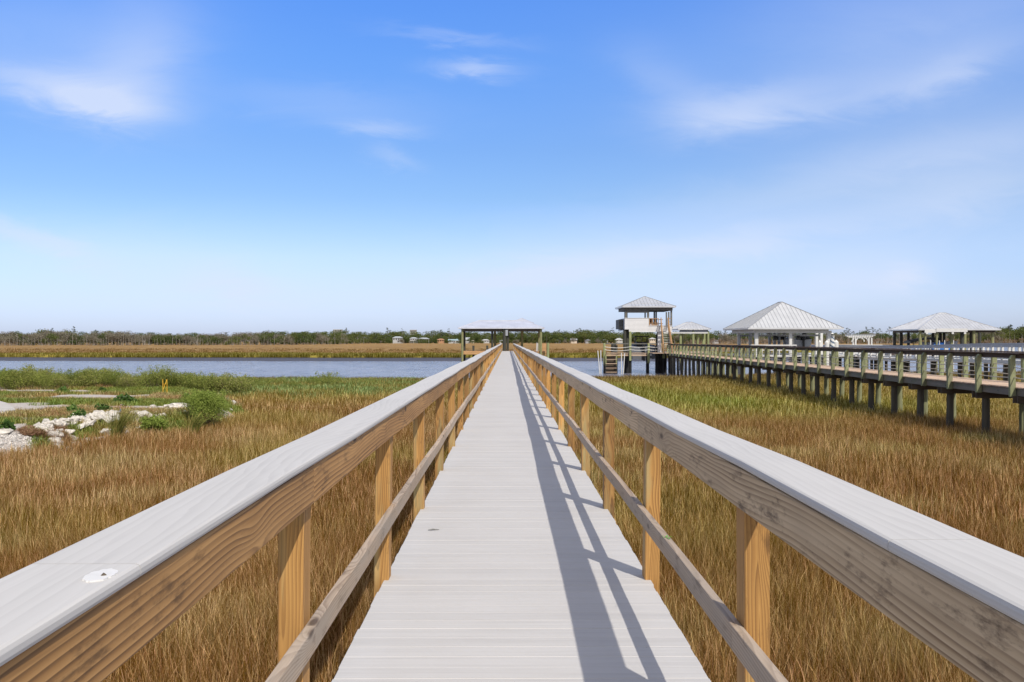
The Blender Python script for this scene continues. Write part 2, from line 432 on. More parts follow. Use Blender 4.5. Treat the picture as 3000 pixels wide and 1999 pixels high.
def water():
    mb = MB(); mb.add([(-2600,70,WATER),(2600,70,WATER),(2600,1300,WATER),(-2600,1300,WATER)], [(0,1,2,3)])
    t = NT('water'); t.pr(Roughness=.12, IOR=1.33)
    t.b.inputs['Base Color'].default_value = (.21,.205,.25,1)
    g = t.n('ShaderNodeNewGeometry')
    mp = t.n('ShaderNodeMapping'); mp.inputs['Scale'].default_value = (.55,1.0,1); mp.inputs['Rotation'].default_value = (0,0,.35)
    t.l(g.outputs['Position'], mp.inputs[0])
    a = t.noise(mp.outputs[0], .85, 4, .62, .4)
    m2 = t.n('ShaderNodeMapping'); m2.inputs['Scale'].default_value = (.45,.13,1); t.l(g.outputs['Position'], m2.inputs[0])
    b = t.noise(m2.outputs[0], 1.0, 4, .6, .3)
    h = t.math('ADD', a, t.math('MULTIPLY', b, 1.5))
    t.bump(h, 1.0, .5)
    t.color(t.ramp(b, [(.3,(.10,.10,.125)),(.7,(.24,.235,.28))]).outputs[0])
    o = mb.build('water', t.m); tag(o, kind='structure')
water()

# far marsh: a thick mat of grass with a ragged front, one mass nobody could count
def far_marsh():
    mb = MB(); rows = [0,.15,.8,2,4,7,11,16,22,30,40,52,66,84,106,134,170,220,290,380,500,660,900,1300,2000,3500,6000]
    xs = [-2400,-1800,-1300,-1000,-800,-650,-550] + [-480+2.5*i for i in range(225)] + [90+8*i for i in range(60)] + [600,700,850,1000,1300,1700,2400]
    W = len(xs); vs = []
    for r in rows:
        for x in xs:
            y0 = yf(x) + .8*nz(x, 0, .8, 4)
            y = y0 + r*(1 if r > 20 else 1+.25*nz(x, r, .3, 7))
            h = 0.02 if r == 0 else (.55 + .18*nz(x, y, .35, 3) + .25*nz(x, y, .06, 5))*(.75 if r < .5 else 1)
            vs.append((x, y, h))
    mb.add(vs, [(j*W+i, j*W+i+1, (j+1)*W+i+1, (j+1)*W+i) for j in range(len(rows)-1) for i in range(W-1)])
    t = NT('far_marsh_grass'); t.pr(Roughness=.95)
    t.b.inputs['Specular IOR Level'].default_value = .1
    at = t.n('ShaderNodeAttribute', attribute_name='edge')
    g = t.n('ShaderNodeNewGeometry')
    mp = t.n('ShaderNodeMapping'); mp.inputs['Scale'].default_value = (.25,1,1); t.l(g.outputs['Position'], mp.inputs[0])
    big = t.noise(mp.outputs[0], .03, 4, .6); med = t.noise(mp.outputs[0], .13, 5, .68); fine = t.noise(g.outputs['Position'], 2.6, 4, .7)
    e = t.math('ADD', at.outputs['Fac'], t.math('MULTIPLY', t.math('SUBTRACT', big, .5), 70.0))
    e = t.math('ADD', e, t.math('MULTIPLY', t.math('SUBTRACT', med, .5), 26.0))
    e = t.math('DIVIDE', e, 100.0)
    brown = t.ramp(med, [(.3, (.18,.105,.04)), (.5, (.31,.19,.072)), (.7, (.42,.285,.13))]).outputs[0]
    c = t.n('ShaderNodeMix', data_type='RGBA')
    mr = t.ramp(e, [(.22, (0,0,0)), (.34, (1,1,1))]).outputs[0]
    yg = t.ramp(med, [(.3, (.26,.215,.04)), (.7, (.40,.32,.07))]).outputs[0]
    col = t.mix(yg, brown, mr)
    hs = t.n('ShaderNodeHueSaturation'); t.l(t.math('MULTIPLY_ADD', fine, 1.0, .5), hs.inputs['Value']); t.l(col, hs.inputs['Color'])
    t.color(hs.outputs[0]); t.bump(fine, 1.0, .5)
    o = mb.build('far_marsh_grass', t.m); tag(o, 'brown and yellow green marsh grass beyond the channel', 'grass', kind='stuff')
    a = o.data.attributes.new('edge', 'FLOAT', 'POINT')
    k = 0
    vals = []
    for r in rows: vals += [r]*W
    a.data.foreach_set('value', vals)
far_marsh()

# fill: a spit of shell and turf
def fill_cols(x, y):
    """surface of the spit: shell sand, dry straw, turf"""
    n1 = nz(x*.45, y, .33, 11) + .5*nz(x*.6, y, .9, 12); n2 = nz(x*.5, y, .22, 15) + .4*nz(x, y, 1.1, 16)
    edge = fill_dist(x, y)
    pxx = VX + x*F/y
    sand = sst(.04, .30, n1 + .38*math.exp(-((y-38)/4.5)**2)*sst(360, 60, pxx) + .03)
    if y < 31: sand = max(sand, sst(-.5, -.1, n1 + .2*(31-y)/6 - .2*sst(2.5, 5, edge)) * sst(5.5, 2.0, edge))
    green = sst(-.45, .1, n2)
    if y < 35.5 and 105 < pxx < 355 and edge < 3.2: sand *= .25
    return sand, green
PAD = [(XA(-90,36),36),(XA(-60,34.0),34.0),(XA(12,34.2),34.2),(XA(50,36.2),36.2),(XA(40,38),38),(XA(22,40.3),40.3),(XA(-5,42),42),(XA(-90,42.5),42.5)]
def fill_mesh():
    x0, x1, y0, y1, st = -50, -9.4, 15.5, 63, .22
    nx = int((x1-x0)/st); ny = int((y1-y0)/st); vs = []; sand = []; green = []; idx = {}
    for j in range(ny+1):
        for i in range(nx+1):
            x = x0+i*st; y = y0+j*st
            if (x-VXL(y)) < 0: continue
            d = fill_dist(x, y)
            if d < -1.2: continue
            idx[i, j] = len(vs)
            a, b = fill_cols(x, y)
            h = fill_h(x, y)
            vs.append((x, y, h + .03*a*nz(x, y, 5, 3) + .012 - .25*sst(-.3, -1.1, d))); sand.append(a); green.append(b)
    fs = [(idx[i,j], idx[i+1,j], idx[i+1,j+1], idx[i,j+1]) for j in range(ny) for i in range(nx)
          if (i,j) in idx and (i+1,j) in idx and (i+1,j+1) in idx and (i,j+1) in idx]
    mb = MB().add(vs, fs)
    t = NT('shell_fill'); t.pr(Roughness=.95)
    a = t.n('ShaderNodeAttribute', attribute_name='sand'); b = t.n('ShaderNodeAttribute', attribute_name='green')
    g = t.n('ShaderNodeNewGeometry')
    f = t.noise(g.outputs['Position'], 4.0, 6, .7); f2 = t.noise(g.outputs['Position'], 28.0, 4, .7)
    turf = t.mix(t.ramp(f, [(.3,(.36,.25,.11)),(.7,(.50,.36,.17))]).outputs[0], t.ramp(f, [(.3,(.22,.24,.055)),(.7,(.33,.31,.08))]).outputs[0], b.outputs['Fac'])
    sh = t.ramp(f2, [(.3,(.24,.20,.17)),(.5,(.45,.40,.355)),(.72,(.60,.56,.51))]).outputs[0]
    k = t.math('ADD', a.outputs['Fac'], t.math('MULTIPLY', t.math('SUBTRACT', f, .5), .9))
    t.color(t.mix(turf, sh, t.ramp(k, [(.4,(0,0,0)),(.6,(1,1,1))]).outputs[0])); t.bump(f2, .8, .04)
    o = mb.build('shell_bank', t.m, smooth=True); tag(o, kind='structure')
    for nm, d in (('sand', sand), ('green', green)):
        at = o.data.attributes.new(nm, 'FLOAT', 'POINT'); at.data.foreach_set('value', d)
def VXL(y): return -.62*y-4                       # a little past the frame's edge
fill_mesh()

# ------------------------------------------------------------------ scattered plants (stuff)
SRC = bpy.data.collections.new('clump_sources')
def blades(name, n, rad, h0, h1, w, lean, mat, droop=.5, bend=(.12, 0)):
    vs = []; fs = []; bl = []
    for i in range(n):
        a = random.uniform(0, 6.283); r = rad*math.sqrt(random.random())
        bx, by = r*math.cos(a), r*math.sin(a)
        h = random.uniform(h0, h1); wd = w*random.uniform(.7, 1.3)
        la = random.uniform(0, 6.283); L = abs(random.gauss(0, lean))*h
        lx, ly = L*math.cos(la)+bend[0]*h*random.uniform(.2,1.3), L*math.sin(la)+bend[1]*h
        fa = random.uniform(0, 6.283); wx, wy = math.cos(fa)*wd/2, math.sin(fa)*wd/2
        dr = droop*random.random()*h*.35 if random.random() < .35 else 0
        k = len(vs)
        for t, ww in ((0, 1), (.5, .85), (.85, .5)):
            ox, oy = lx*t**1.7, ly*t**1.7
            oz = h*t - (dr*t*t if dr else 0)
            vs += [(bx+ox-wx*ww, by+oy-wy*ww, oz), (bx+ox+wx*ww, by+oy+wy*ww, oz)]
        vs.append((bx+lx*1.1, by+ly*1.1, h-dr))
        fs += [(k,k+1,k+3,k+2),(k+2,k+3,k+5,k+4),(k+4,k+5,k+6)]
        v = random.random(); bl += [v]*3
    me = bpy.data.meshes.new(name); me.from_pydata(vs, [], fs); me.materials.append(mat)
    at = me.attributes.new('bl', 'FLOAT', 'FACE'); at.data.foreach_set('value', bl)
    return bpy.data.objects.new(name, me)
def leafy(name, n, rad, h, size, mat):
    vs = []; fs = []; bl = []
    for i in range(n):
        a = random.uniform(0, 6.283); r = rad*math.sqrt(random.random()); z = h*random.random()**.7
        c = Vector((r*math.cos(a)*(1-.4*z/h), r*math.sin(a)*(1-.4*z/h), z))
        d = Vector((random.gauss(0,1), random.gauss(0,1), random.gauss(.5,.8))).normalized()
        u = d.cross(Vector((0,0,1)) if abs(d.z) < .9 else Vector((1,0,0))).normalized()
        s = size*random.uniform(.6,1.4); k = len(vs)
        vs += [c, c+d*s*.5+u*s*.22, c+d*s, c+d*s*.5-u*s*.22]; fs.append((k,k+1,k+2,k+3)); bl.append(random.random())
    me = bpy.data.meshes.new(name); me.from_pydata([tuple(v) for v in vs], [], fs); me.materials.append(mat)
    at = me.attributes.new('bl', 'FLOAT', 'FACE'); at.data.foreach_set('value', bl)
    return bpy.data.objects.new(name, me)

def scatter(name, label, cat, srcs, pts):
    """pts: (x, y, z, yaw, scale, (r,g,b)); one object of clumps instanced on its points"""
    cl = bpy.data.collections.new(name + '_clumps')
    for o in srcs: cl.objects.link(o)
    me = bpy.data.meshes.new(name)
    me.from_pydata([p[:3] for p in pts], [], [])
    n = len(pts)
    a = me.attributes.new('rot', 'FLOAT_VECTOR', 'POINT'); v = []
    for p in pts: v += [0, 0, p[3]]
    a.data.foreach_set('vector', v)
    a = me.attributes.new('scl', 'FLOAT', 'POINT'); a.data.foreach_set('value', [p[4] for p in pts])
    a = me.attributes.new('idx', 'INT', 'POINT'); a.data.foreach_set('value', [random.randrange(len(srcs)) for p in pts])
    a = me.attributes.new('tint', 'FLOAT_COLOR', 'POINT'); v = []
    for p in pts: v += [*p[5], 1]
    a.data.foreach_set('color', v)
    o = bpy.data.objects.new(name, me); COL.objects.link(o)
    ng = bpy.data.node_groups.new(name + '_scatter', 'GeometryNodeTree')
    ng.interface.new_socket('Geometry', in_out='INPUT', socket_type='NodeSocketGeometry')
    ng.interface.new_socket('Geometry', in_out='OUTPUT', socket_type='NodeSocketGeometry')
    N = ng.nodes.new; gi = N('NodeGroupInput'); go = N('NodeGroupOutput'); ip = N('GeometryNodeInstanceOnPoints')
    ci = N('GeometryNodeCollectionInfo'); ci.inputs['Collection'].default_value = cl
    ci.inputs['Separate Children'].default_value = True; ci.inputs['Reset Children'].default_value = True
    def na(nm, ty):
        q = N('GeometryNodeInputNamedAttribute'); q.data_type = ty; q.inputs['Name'].default_value = nm
        return [s for s in q.outputs if s.enabled and s.name == 'Attribute'][0]
    e = N('FunctionNodeEulerToRotation')
    L = ng.links.new
    L(gi.outputs[0], ip.inputs['Points']); L(ci.outputs[0], ip.inputs['Instance'])
    ip.inputs['Pick Instance'].default_value = True
    L(na('idx', 'INT'), ip.inputs['Instance Index']); L(na('rot', 'FLOAT_VECTOR'), e.inputs[0]); L(e.outputs[0], ip.inputs['Rotation'])
    L(na('scl', 'FLOAT'), ip.inputs['Scale']); L(ip.outputs[0], go.inputs[0])
    m = o.modifiers.new('scatter', 'NODES'); m.node_group = ng
    tag(o, label, cat, kind='stuff')
    return o

def mixc(a, b, t): return tuple(x+(y-x)*t for x, y in zip(a, b))
BROWN = (.455,.234,.063); TAN = (.58,.38,.145); YG = (.48,.35,.072); GREEN = (.24,.28,.05); BRIGHT = (.36,.42,.05); REED = (.22,.135,.05)
def marsh_tint(x, y):
    n = nz(x, y, .12, 21); n2 = nz(x, y, .5, 22); n3 = nz(x, y, .045, 23)
    c = mixc(BROWN, TAN, sst(-.1, .55, n2*.7+n*.4))
    t = sst(30, 58, y + 16*n3 + 6*n) if x < 0 else sst(24, 46, y + 12*n3 + 7*n)
    t = max(t, .75*sst(.12, .45, nz(x, y, .16, 31)) * sst(9, 22, y))
    c = mixc(c, YG, t*.9)
    if x > 0:
        g = math.exp(-(((x-10.6)/3.2)**2 + ((y-49)/7)**2)) + .8*math.exp(-(((x-7)/3)**2 + ((y-60)/8)**2)) + .5*math.exp(-(((x-19)/3)**2+((y-47)/6)**2))
        c = mixc(c, BRIGHT, min(.8, .75*g + .25*max(0, n2)))
        c = mixc(c, mixc(REED, YG, .25), .85*sst(70, 78, y + 6*n))
    else:
        c = mixc(c, GREEN, .25*sst(46, 60, y + 8*n)*sst(-.2, .4, n2))
        c = mixc(c, REED, .8*sst(68, 75, y + 5*n))
    c = mixc(c, GREEN, .12*sst(.35, .7, n2+.5*n))
    c = mixc(c, (.33,.27,.08), .28*sst(0, .5, nz(x, y, .8, 33)))
    k = 1 + .16*n2 + .10*n
    return tuple(a*k for a in c)
near_src = [blades('reed_clump', 420, .65, .36, .82, .0062, .26, M['grass']) for i in range(6)]
mid_src = [blades('reed_clump', 240, .80, .38, .82, .0115, .22, M['grass']) for i in range(5)]
far_src = [blades('reed_clump', 110, .95, .42, .82, .026, .18, M['grass']) for i in range(5)]
def field(y0, y1, dens):
    """random spots on the near marsh inside the view, with a margin"""
    out = []
    y = y0
    while y < y1:
        w = .60*y + 4; step = .5
        k = dens(y)*2*w*step
        for i in range(int(k + random.random())):
            x = random.uniform(-w, w); yy = y + random.random()*step
            if yy > yb(x) - .2 or -.55 < x < .65: continue
            if x < -8 and in_poly(x, yy, FILL) and fill_dist(x, yy) > .35: continue
            out.append((x, yy))
        y += step
    return out
def mk(spots, s0, s1, tint=marsh_tint):
    out = []
    for x, y in spots:
        h = 1 + .16*nz(x, y, .25, 41) + .10*nz(x, y, .9, 42)
        if y < 60: h *= 1 - .42*sst(2.3, 1.3, -x if x < 0 else x+.35)
        out.append((x, y, land_h(x, y), random.uniform(0, 6.283), random.uniform(s0, s1)*h, tint(x, y)))
    return out
pts = mk(field(3, 16, lambda y: 6.5), .85, 1.12)
scatter('marsh_grass', 'tall golden brown marsh grass beside the walkway', 'grass', near_src, pts)
pts = mk(field(16, 40, lambda y: 4.2), .85, 1.12)
scatter('marsh_grass', 'brown marsh grass turning green away from the walkway', 'grass', mid_src, pts)
pts = mk(field(40, 108, lambda y: 2.6), .9, 1.15)
scatter('marsh_grass', 'yellow green marsh grass along the near bank of the channel', 'grass', far_src, pts)
# a fringe of taller clumps on the far bank
fr = [blades('reed_clump', 60, .9, .5, .95, .07, .2, M['grass']) for i in range(3)]
sp = []
for i in range(9000):
    y = 205 + 150*random.random()**2.2; x = random.uniform(-.58*y-10, .58*y+10)
    yy = yf(x) + (y-205) + .2
    if x > 75: continue
    e = y-205 + 60*nz(x, yy, .01, 3) + 14*nz(x, yy, .06, 4)
    c = mixc((.34,.285,.05), (.38,.225,.075), sst(18, 40, e)); k = 1+.15*nz(x, yy, .3, 5)
    if random.random() < .5 and y > 240: continue
    sp.append((x, yy, .05, random.uniform(0, 6.28), random.uniform(.8, 1.15), tuple(a*k for a in c)))
scatter('far_bank_grass', 'band of marsh grass growing along the far bank', 'grass', fr, sp)

# turf on the spit, green plants along the near bank
turf_src = [blades('turf_clump', 60, .28, .06, .22, .014, .5, M['grass']) for i in range(4)]
sp = []
for i in range(30000):
    y = random.uniform(18, 62); x = random.uniform(-.6*y-2, -9.5)
    d = fill_dist(x, y)
    if d < -.3: continue
    if in_poly(x, y, PAD): continue
    s, g = fill_cols(x, y)
    if random.random() < s*1.15: continue
    straw = mixc((.55,.40,.16), (.50,.30,.11), sst(-.2, .4, nz(x, y, .4, 51)))
    c = mixc(straw, mixc((.36,.37,.07), (.24,.32,.055), random.random()), g)
    if 22 < y < 32 and d < 2.6 and s > .35: continue
    sp.append((x, y, fill_h(x, y), random.uniform(0, 6.28), random.uniform(.5, 1.25), tuple(a*random.uniform(.8,1.15) for a in c)))
scatter('turf', 'short green and straw coloured turf on the shell spit', 'grass', turf_src, sp)
oxe = [blades('leaf_clump', 150, .7, .35, .75, .034, .34, M['grass']) for i in range(4)]
sp = []
for i in range(3600):
    y = random.uniform(50, 80); x = random.uniform(-26, -5)
    w = sst(0, 5, y-(51+ 6*nz(x, 0, .2, 61) + (x+17)*.35)) * sst(yb(x)-1.5, yb(x)-6, y) * sst(-4.5, -7.5, x)
    if random.random() > w or fill_dist(x, y) > -.2: continue
    c = mixc((.27,.38,.09), (.36,.44,.14), random.random())
    if nz(x, y, .3, 63) > .25: c = mixc(c, YG, .6)
    sp.append((x, y, land_h(x, y), random.uniform(0, 6.28), random.uniform(.75, 1.3), c))
scatter('bank_plants', 'bright green leafy ground cover along the near bank', 'plants', oxe, sp)

# ------------------------------------------------------------------ shrubs, bush, weeds
def foliage_mesh(name, lumps, per, size, stems, mats, flat=1.0):
    """leaf sized faces spread through lumps (centre, radius); stems as thin tubes"""
    mb = MB(); bl = []
    for (c, r) in lumps:
        for i in range(int(per*r*r)):
            d = Vector((random.gauss(0,1), random.gauss(0,1), random.gauss(0,1))).normalized()
            p = Vector(c) + Vector((d.x, d.y, d.z*flat))*r*(random.random()**.45)
            n = (d + Vector((random.gauss(0,.8), random.gauss(0,.8), random.gauss(.3,.8)))).normalized()
            u = n.cross(Vector((random.gauss(0,1), random.gauss(0,1), random.gauss(0,1)))).normalized(); w = n.cross(u)
            s = size*random.uniform(.55, 1.45)
            mb.add([p-u*s, p+w*s*.5, p+u*s, p-w*s*.5], [(0,1,2,3)])
    nl = len(mb.f)
    for st in stems: mb.tube(st[0], st[1], 5)
    me = bpy.data.meshes.new(name); me.from_pydata([tuple(v) for v in mb.v], [], mb.f)
    for m in mats: me.materials.append(m)
    me.polygons.foreach_set('material_index', [0]*nl + [1]*(len(mb.f)-nl))
    a = me.attributes.new('bl', 'FLOAT', 'FACE'); a.data.foreach_set('value', [random.random() for f in mb.f])
    return me
def put(name, me, loc, rz=0, s=1, label=None, cat=None, group=None):
    o = bpy.data.objects.new(name, me); COL.objects.link(o)
    o.location = loc; o.rotation_euler = (0, 0, rz); o.scale = (s, s, s) if not hasattr(s, '__len__') else s
    return tag(o, label, cat, group)
def shrub_mesh(w, h, mat, per=260, size=.045, n=11):
    lumps = []; stems = []
    for i in range(n):
        a = random.uniform(0, 6.283); r = w*.5*random.random()**.6
        z = h*random.uniform(.3, .8)
        lumps.append(((r*math.cos(a), r*math.sin(a), z), random.uniform(.2, .34)*w))
        stems.append(([(r*.2*math.cos(a), r*.2*math.sin(a), -.15), (r*.6*math.cos(a), r*.6*math.sin(a), z*.5), (r*math.cos(a), r*math.sin(a), z+.1)], [.016, .012, .005]))
    for i in range(n):                            # upright shoots break the outline
        a = random.uniform(0, 6.283); r = w*.5*random.random()**.5; z = h*random.uniform(.75, 1.12)
        lumps.append(((r*math.cos(a), r*math.sin(a), z-.08*h), .09*w)); lumps.append(((r*math.cos(a), r*math.sin(a), z-.2*h), .12*w))
    return foliage_mesh('shrub', lumps, per/(w*w)*2.2, size, stems, [mat, M['stem']], .9)
shrubs = [shrub_mesh(2.0, 1.35, M['leaf_shrub'], 1800, .034) for i in range(4)]
row = []
px = -60
while px < 690:
    row.append((px + random.uniform(-8, 8), random.uniform(53.5, 58.5), random.uniform(.72, 1.0))); px += random.uniform(11, 18)
for i, (px, d, s) in enumerate(row):
    x = XA(px, d); z = max(fill_h(x, d), 0) if fill_dist(x, d) > -1 else 0
    z = max(z, .3); s *= 1 + .25*sst(520, 640, px)
    put('shrub', shrubs[i % 4], (x, d + random.uniform(0, 2.0), z-.05), random.uniform(0, 6.28), (s, s, s*random.uniform(.74,.96)),
        'olive green shrub in the hedge like row between the shell spit and the channel', 'shrub', 'shrubs in the row behind the spit')
for px, py, d, h, lab in ((969, 1114, 66, 1.5, 'tall bushy shrub rising alone above the green bank plants'),
                          (850, 1118, 66, .95, 'rounded shrub among the bank plants, left neighbour of the tallest one'),
                          (770, 1120, 65, .9, 'shrub at the bank between the long shrub row and two separate shrubs'),
                          (455, 1088, 54, 1.3, 'tallest shrub of the row, just behind the yellow stakes'),
                          (110, 1084, 56, 1.35, 'tall dense shrub that tops the row behind the white slab')):
    x = XA(px, d)
    put('shrub', shrubs[int(px) % 4], (x, d, max(0, fill_h(x, d)) if px < 600 else 0), px, (h/1.45, h/1.45, h/1.35), lab, 'shrub')
for i in range(20):
    px = 640 + 24*i + random.uniform(-8, 8); d = random.uniform(62, 73); s_ = random.uniform(.55, .8)
    put('shrub', shrubs[i % 4], (XA(px, d), d, 0), random.uniform(0, 6.28), (s_*1.1, s_*1.1, s_*random.uniform(.8, 1.1)), 'low green shrub in the band of bank plants beside the water', 'shrub', 'low shrubs among the bank plants')
bush = shrub_mesh(1.9, 1.35, M['leaf_bush'], 4200, .034, 22)
put('bush', bush, (XA(597, 35.6), 35.9, .74), 0, (.72,.72,.80), 'big round light green bush at the corner of the rubble', 'bush')
bush2 = shrub_mesh(1.0, .7, M['leaf_bush'], 1300, .05, 10)
put('bush', bush2, (XA(462, 33.5), 33.0, .55), 0, .8, 'small leafy green bush between the boulders and the round bush', 'bush')
def gpt(px, py):                                   # spot on the spit seen at px, py
    d = 30.0
    for k in range(14):
        d = .5*d + .5*(EYE - max(.05, fill_h(XA(px, d), d)))*F/(py-VY)
    return XA(px, d), d, max(.05, fill_h(XA(px, d), d))
weed = foliage_mesh('weed', [((random.uniform(-.2,.2), random.uniform(-.2,.2), random.uniform(.08,.25)), .13) for i in range(7)], 2300, .06, [([(0,0,0),(0,0,.2)],.008)], [M['leaf_weed'], M['stem']])
WL = [(232,1231,'dark leafy weed at the top edge of the rubble'), (222,1212,'leafy weed beside the bare sand streaks'), (358,1180,'dark green weed clump on the turf, larger of a pair'), (386,1179,'small dark weed beside a larger one on the turf'),
      (305,1208,'low weed on the turf above the pale boulder'), (18,1262,'bright green weed clump at the edge of the gravel slope'), (190,1148,'little weed on the turf near the shrub row'), (300,1147,'low green weed in front of the shrub row'), (545,1166,'weed beside the flat white rocks')]
for px, py, lab in WL:
    x, d, z = gpt(px, py+6)
    put('weed', weed, (x, d, z-.02), px, random.uniform(.9, 1.35), lab, 'weed')
def tussock(x, y, z, h, lab, n=260, col=(.17,.19,.045), bend=(.45,0)):
    o = blades('tussock', n, .16, h*.6, h, .012, .45, M['grass'], .8, bend)
    # a tussock is one thing: real blades, own tint
    m = bpy.data.materials.get('tussock_blades')
    if m is None:
        t = NT('tussock_blades'); at = t.n('ShaderNodeAttribute', attribute_name='bl')
        c = t.ramp(at.outputs['Fac'], [(.1,(.10,.12,.03)),(.6,(.20,.22,.05)),(.9,(.34,.28,.09))]).outputs[0]
        d = t.n('ShaderNodeBsdfDiffuse'); t.l(c, d.inputs[0]); t.l(d.outputs[0], t.out.inputs[0]); m = t.m
    o.data.materials[0] = m; COL.objects.link(o); o.location = (x, y, z)
    tag(o, lab, 'grass clump')
tussock(XA(340,31.4), 31.4, .45, 1.15, 'tall arching clump of green grass splitting the white rubble', 420)
tussock(XA(560,33.5), 33.6, .35, .95, 'yellowing arching grass clump under the round green bush', 260)

# ------------------------------------------------------------------ rubble
def rock_mesh(sx, sy, sz, n=15):
    bm = bmesh.new()
    for i in range(n):
        d = Vector((random.gauss(0,1), random.gauss(0,1), random.gauss(0,1))).normalized()
        k = max(abs(d.x), abs(d.y), abs(d.z)); d = d*(.55+.45/k)*random.uniform(.8,1)
        bm.verts.new((d.x*sx/2, d.y*sy/2, d.z*sz/2))
    r = bmesh.ops.convex_hull(bm, input=bm.verts[:])
    bmesh.ops.delete(bm, geom=[g for g in r['geom_interior'] if isinstance(g, bmesh.types.BMVert)], context='VERTS')
    bmesh.ops.bevel(bm, geom=bm.edges[:], offset=min(sx,sy,sz)*.025, segments=1, affect='EDGES')
    me = bpy.data.meshes.new('rock'); bm.to_mesh(me); bm.free(); me.materials.append(M['concrete']); return me
rocks = [rock_mesh(1, random.uniform(.6,1), random.uniform(.4,.75)) for i in range(9)]
def rock(x, y, z, s, lab, group=None, name='rock', tilt=.35, me=None, flat=1):
    o = put(name, me or random.choice(rocks), (x, y, z), 0, (s, s, s*flat), lab, 'rock', group)
    o.rotation_euler = (random.uniform(-tilt,tilt), random.uniform(-tilt,tilt), random.uniform(0,6.28)); return o
RL = 'angular piece of white broken concrete in the heap at the marsh edge'; RG = 'broken concrete in the rubble heap'
for i in range(280):                               # the heap between the straw and the grass clump
    px = random.uniform(116, 348)
    lo = lerp_poly([(110,1266),(150,1287),(200,1306),(250,1302),(348,1277)], px); hi = lerp_poly([(110,1260),(150,1253),(200,1238),(240,1227),(300,1230),(348,1240)], px)
    x, d, z = gpt(px, lo+(hi-lo)*random.random())
    rock(x, d, z+random.uniform(.04,.16), random.uniform(.26,.55)*(1.35 if random.random() < .12 else 1), RL, RG, tilt=.6)
SL = 'loose white stone scattered on the lower edge of the spit'; SG = 'loose stones on the spit edge'
for i in range(26):
    d = random.uniform(34.5, 43.5); e = random.random()

    ed = [(30.5,-13.6),(33.2,-12.6),(35,-11.2),(37.5,-10.7),(42,-11.2),(46,-12.4)]
    x = lerp_poly(ed, d) - .2 - 2.2*e*e
    rock(x, d, max(.25, fill_h(x, d))+.05, random.uniform(.15,.4), SL, SG)
for i in range(46):
    px = random.uniform(365, 545); t = random.random()
    x, d, z = gpt(px, lerp_poly([(360,1212),(430,1192),(545,1176)], px)*(1-t) + lerp_poly([(360,1232),(430,1252),(480,1225),(545,1200)], px)*t)
    rock(x, d, z+.04, random.uniform(.2,.62), SL, SG, flat=random.uniform(.4,.9))
for i in range(14):
    d = random.uniform(22.5, 27.5); x = -13.6 - random.random()*1.3
    rock(x, d, max(.2, fill_h(x, d))+.02, random.uniform(.15,.45), SL, SG)
for px, py, s, lab in ((281,1229,.72,'upright pointed cream boulder on top of the rubble heap'), (354,1217,.5,'small rounded white boulder in the grass clump'),
                       (392,1218,1.15,'long low boulder lying above the grass clump'), (423,1226,1.0,'peaked pale boulder beside the small leafy bush'),
                       (430,1248,1.05,'flat pale boulder half sunk in the marsh grass'), (312,1238,.95,'leaning slab of concrete at the edge of the grass clump'),
                       (62,1337,.72,'pale boulder in the marsh grass at the foot of the gravel'), (8,1345,.8,'rounded boulder in the grass at the edge of the picture'),
                       (38,1346,.5,'small boulder wedged between two larger ones at the gravel foot'), (20,1305,.95,'flat buff slab on the gravel slope'),
                       (525,1193,1.2,'long flat white rock on the turf behind the small bush'), (500,1180,1.1,'white flat rock flush with the turf'), (455,1205,1.0,'low white rock between turf and boulders'),
                       (680,1185,.7,'white rock showing beyond the round bush'), (664,1175,.55,'grey white rock behind the round bush'), (562,1145,.28,'small white stone on the turf beyond the round bush'),
                       (225,1290,.9,'large cream block low in the rubble heap'), (250,1262,.8,'smooth pale block in the middle of the rubble heap')):
    x, d, z = gpt(px, py)
    rock(x, d, z+.06*s, s*.85, lab, tilt=.12 if 'flat' in lab or 'low' in lab else .3, flat=.45 if 'flat' in lab or 'low' in lab else 1)
slab = rock_mesh(1, .26, .2, 40)
q = gpt(139, 1304); o = put('concrete_slab', slab, (q[0], q[1], q[2]+.12), R(-48), 1.15, 'long pale block of concrete lying on the straw and gravel slope', 'rock'); o.rotation_euler = (.1,.3,R(-62))
mb = MB(); d0, d1 = 34.3, 42.0
out = PAD
vs = [(x,y,1.12) for x,y in out] + [(x,y,.80) for x,y in out]; n = len(out)
mb.add(vs, [tuple(range(n)), tuple(range(2*n-1,n-1,-1))] + [(i,(i+1)%n,n+(i+1)%n,n+i) for i in range(n)])
tag(mb.build('concrete_pad', M['slabmat'], loc=(out[0][0],out[0][1],.8)), 'bare white concrete pad set in the turf of the spit', 'slab')
# straw blown over the gravel, gravel itself
straw_src = [blades('straw_clump', 70, .3, .05, .14, .012, 1.6, M['grass']) for i in range(3)]
sp = []
for i in range(1500):
    t = random.random(); a = random.random()
    px = 78+112*a+14*t; py = 1266 + 38*a + 30*t - 6*(1-a)
    x, d, z = gpt(px, py)
    sp.append((x, d, z+.01, random.uniform(0,6.28), random.uniform(.6,1.1), mixc((.42,.24,.12),(.58,.36,.20),random.random())))
scatter('straw', 'reddish brown straw lying on the gravel slope', 'straw', straw_src, sp)
gr = [rock_mesh(.12,.09,.07,12) for i in range(3)]
M['shell'] = plain('grey_white_shell', (.45,.42,.385), .95, .65, 1.5, kind='Generated')
gsrc = []
for g in gr: g.materials[0] = M['shell']
for g in gr: gsrc.append(bpy.data.objects.new('pebble', g))
sp = []
for i in range(3200):
    px = random.uniform(-40, 175); py = random.uniform(1262, 1345)
    x, d, z = gpt(px, py)
    if fill_dist(x, d) < -.2: continue
    sp.append((x, d, z+.01, random.uniform(0,6.28), random.uniform(.4,1.2), (.5,.5,.5)))
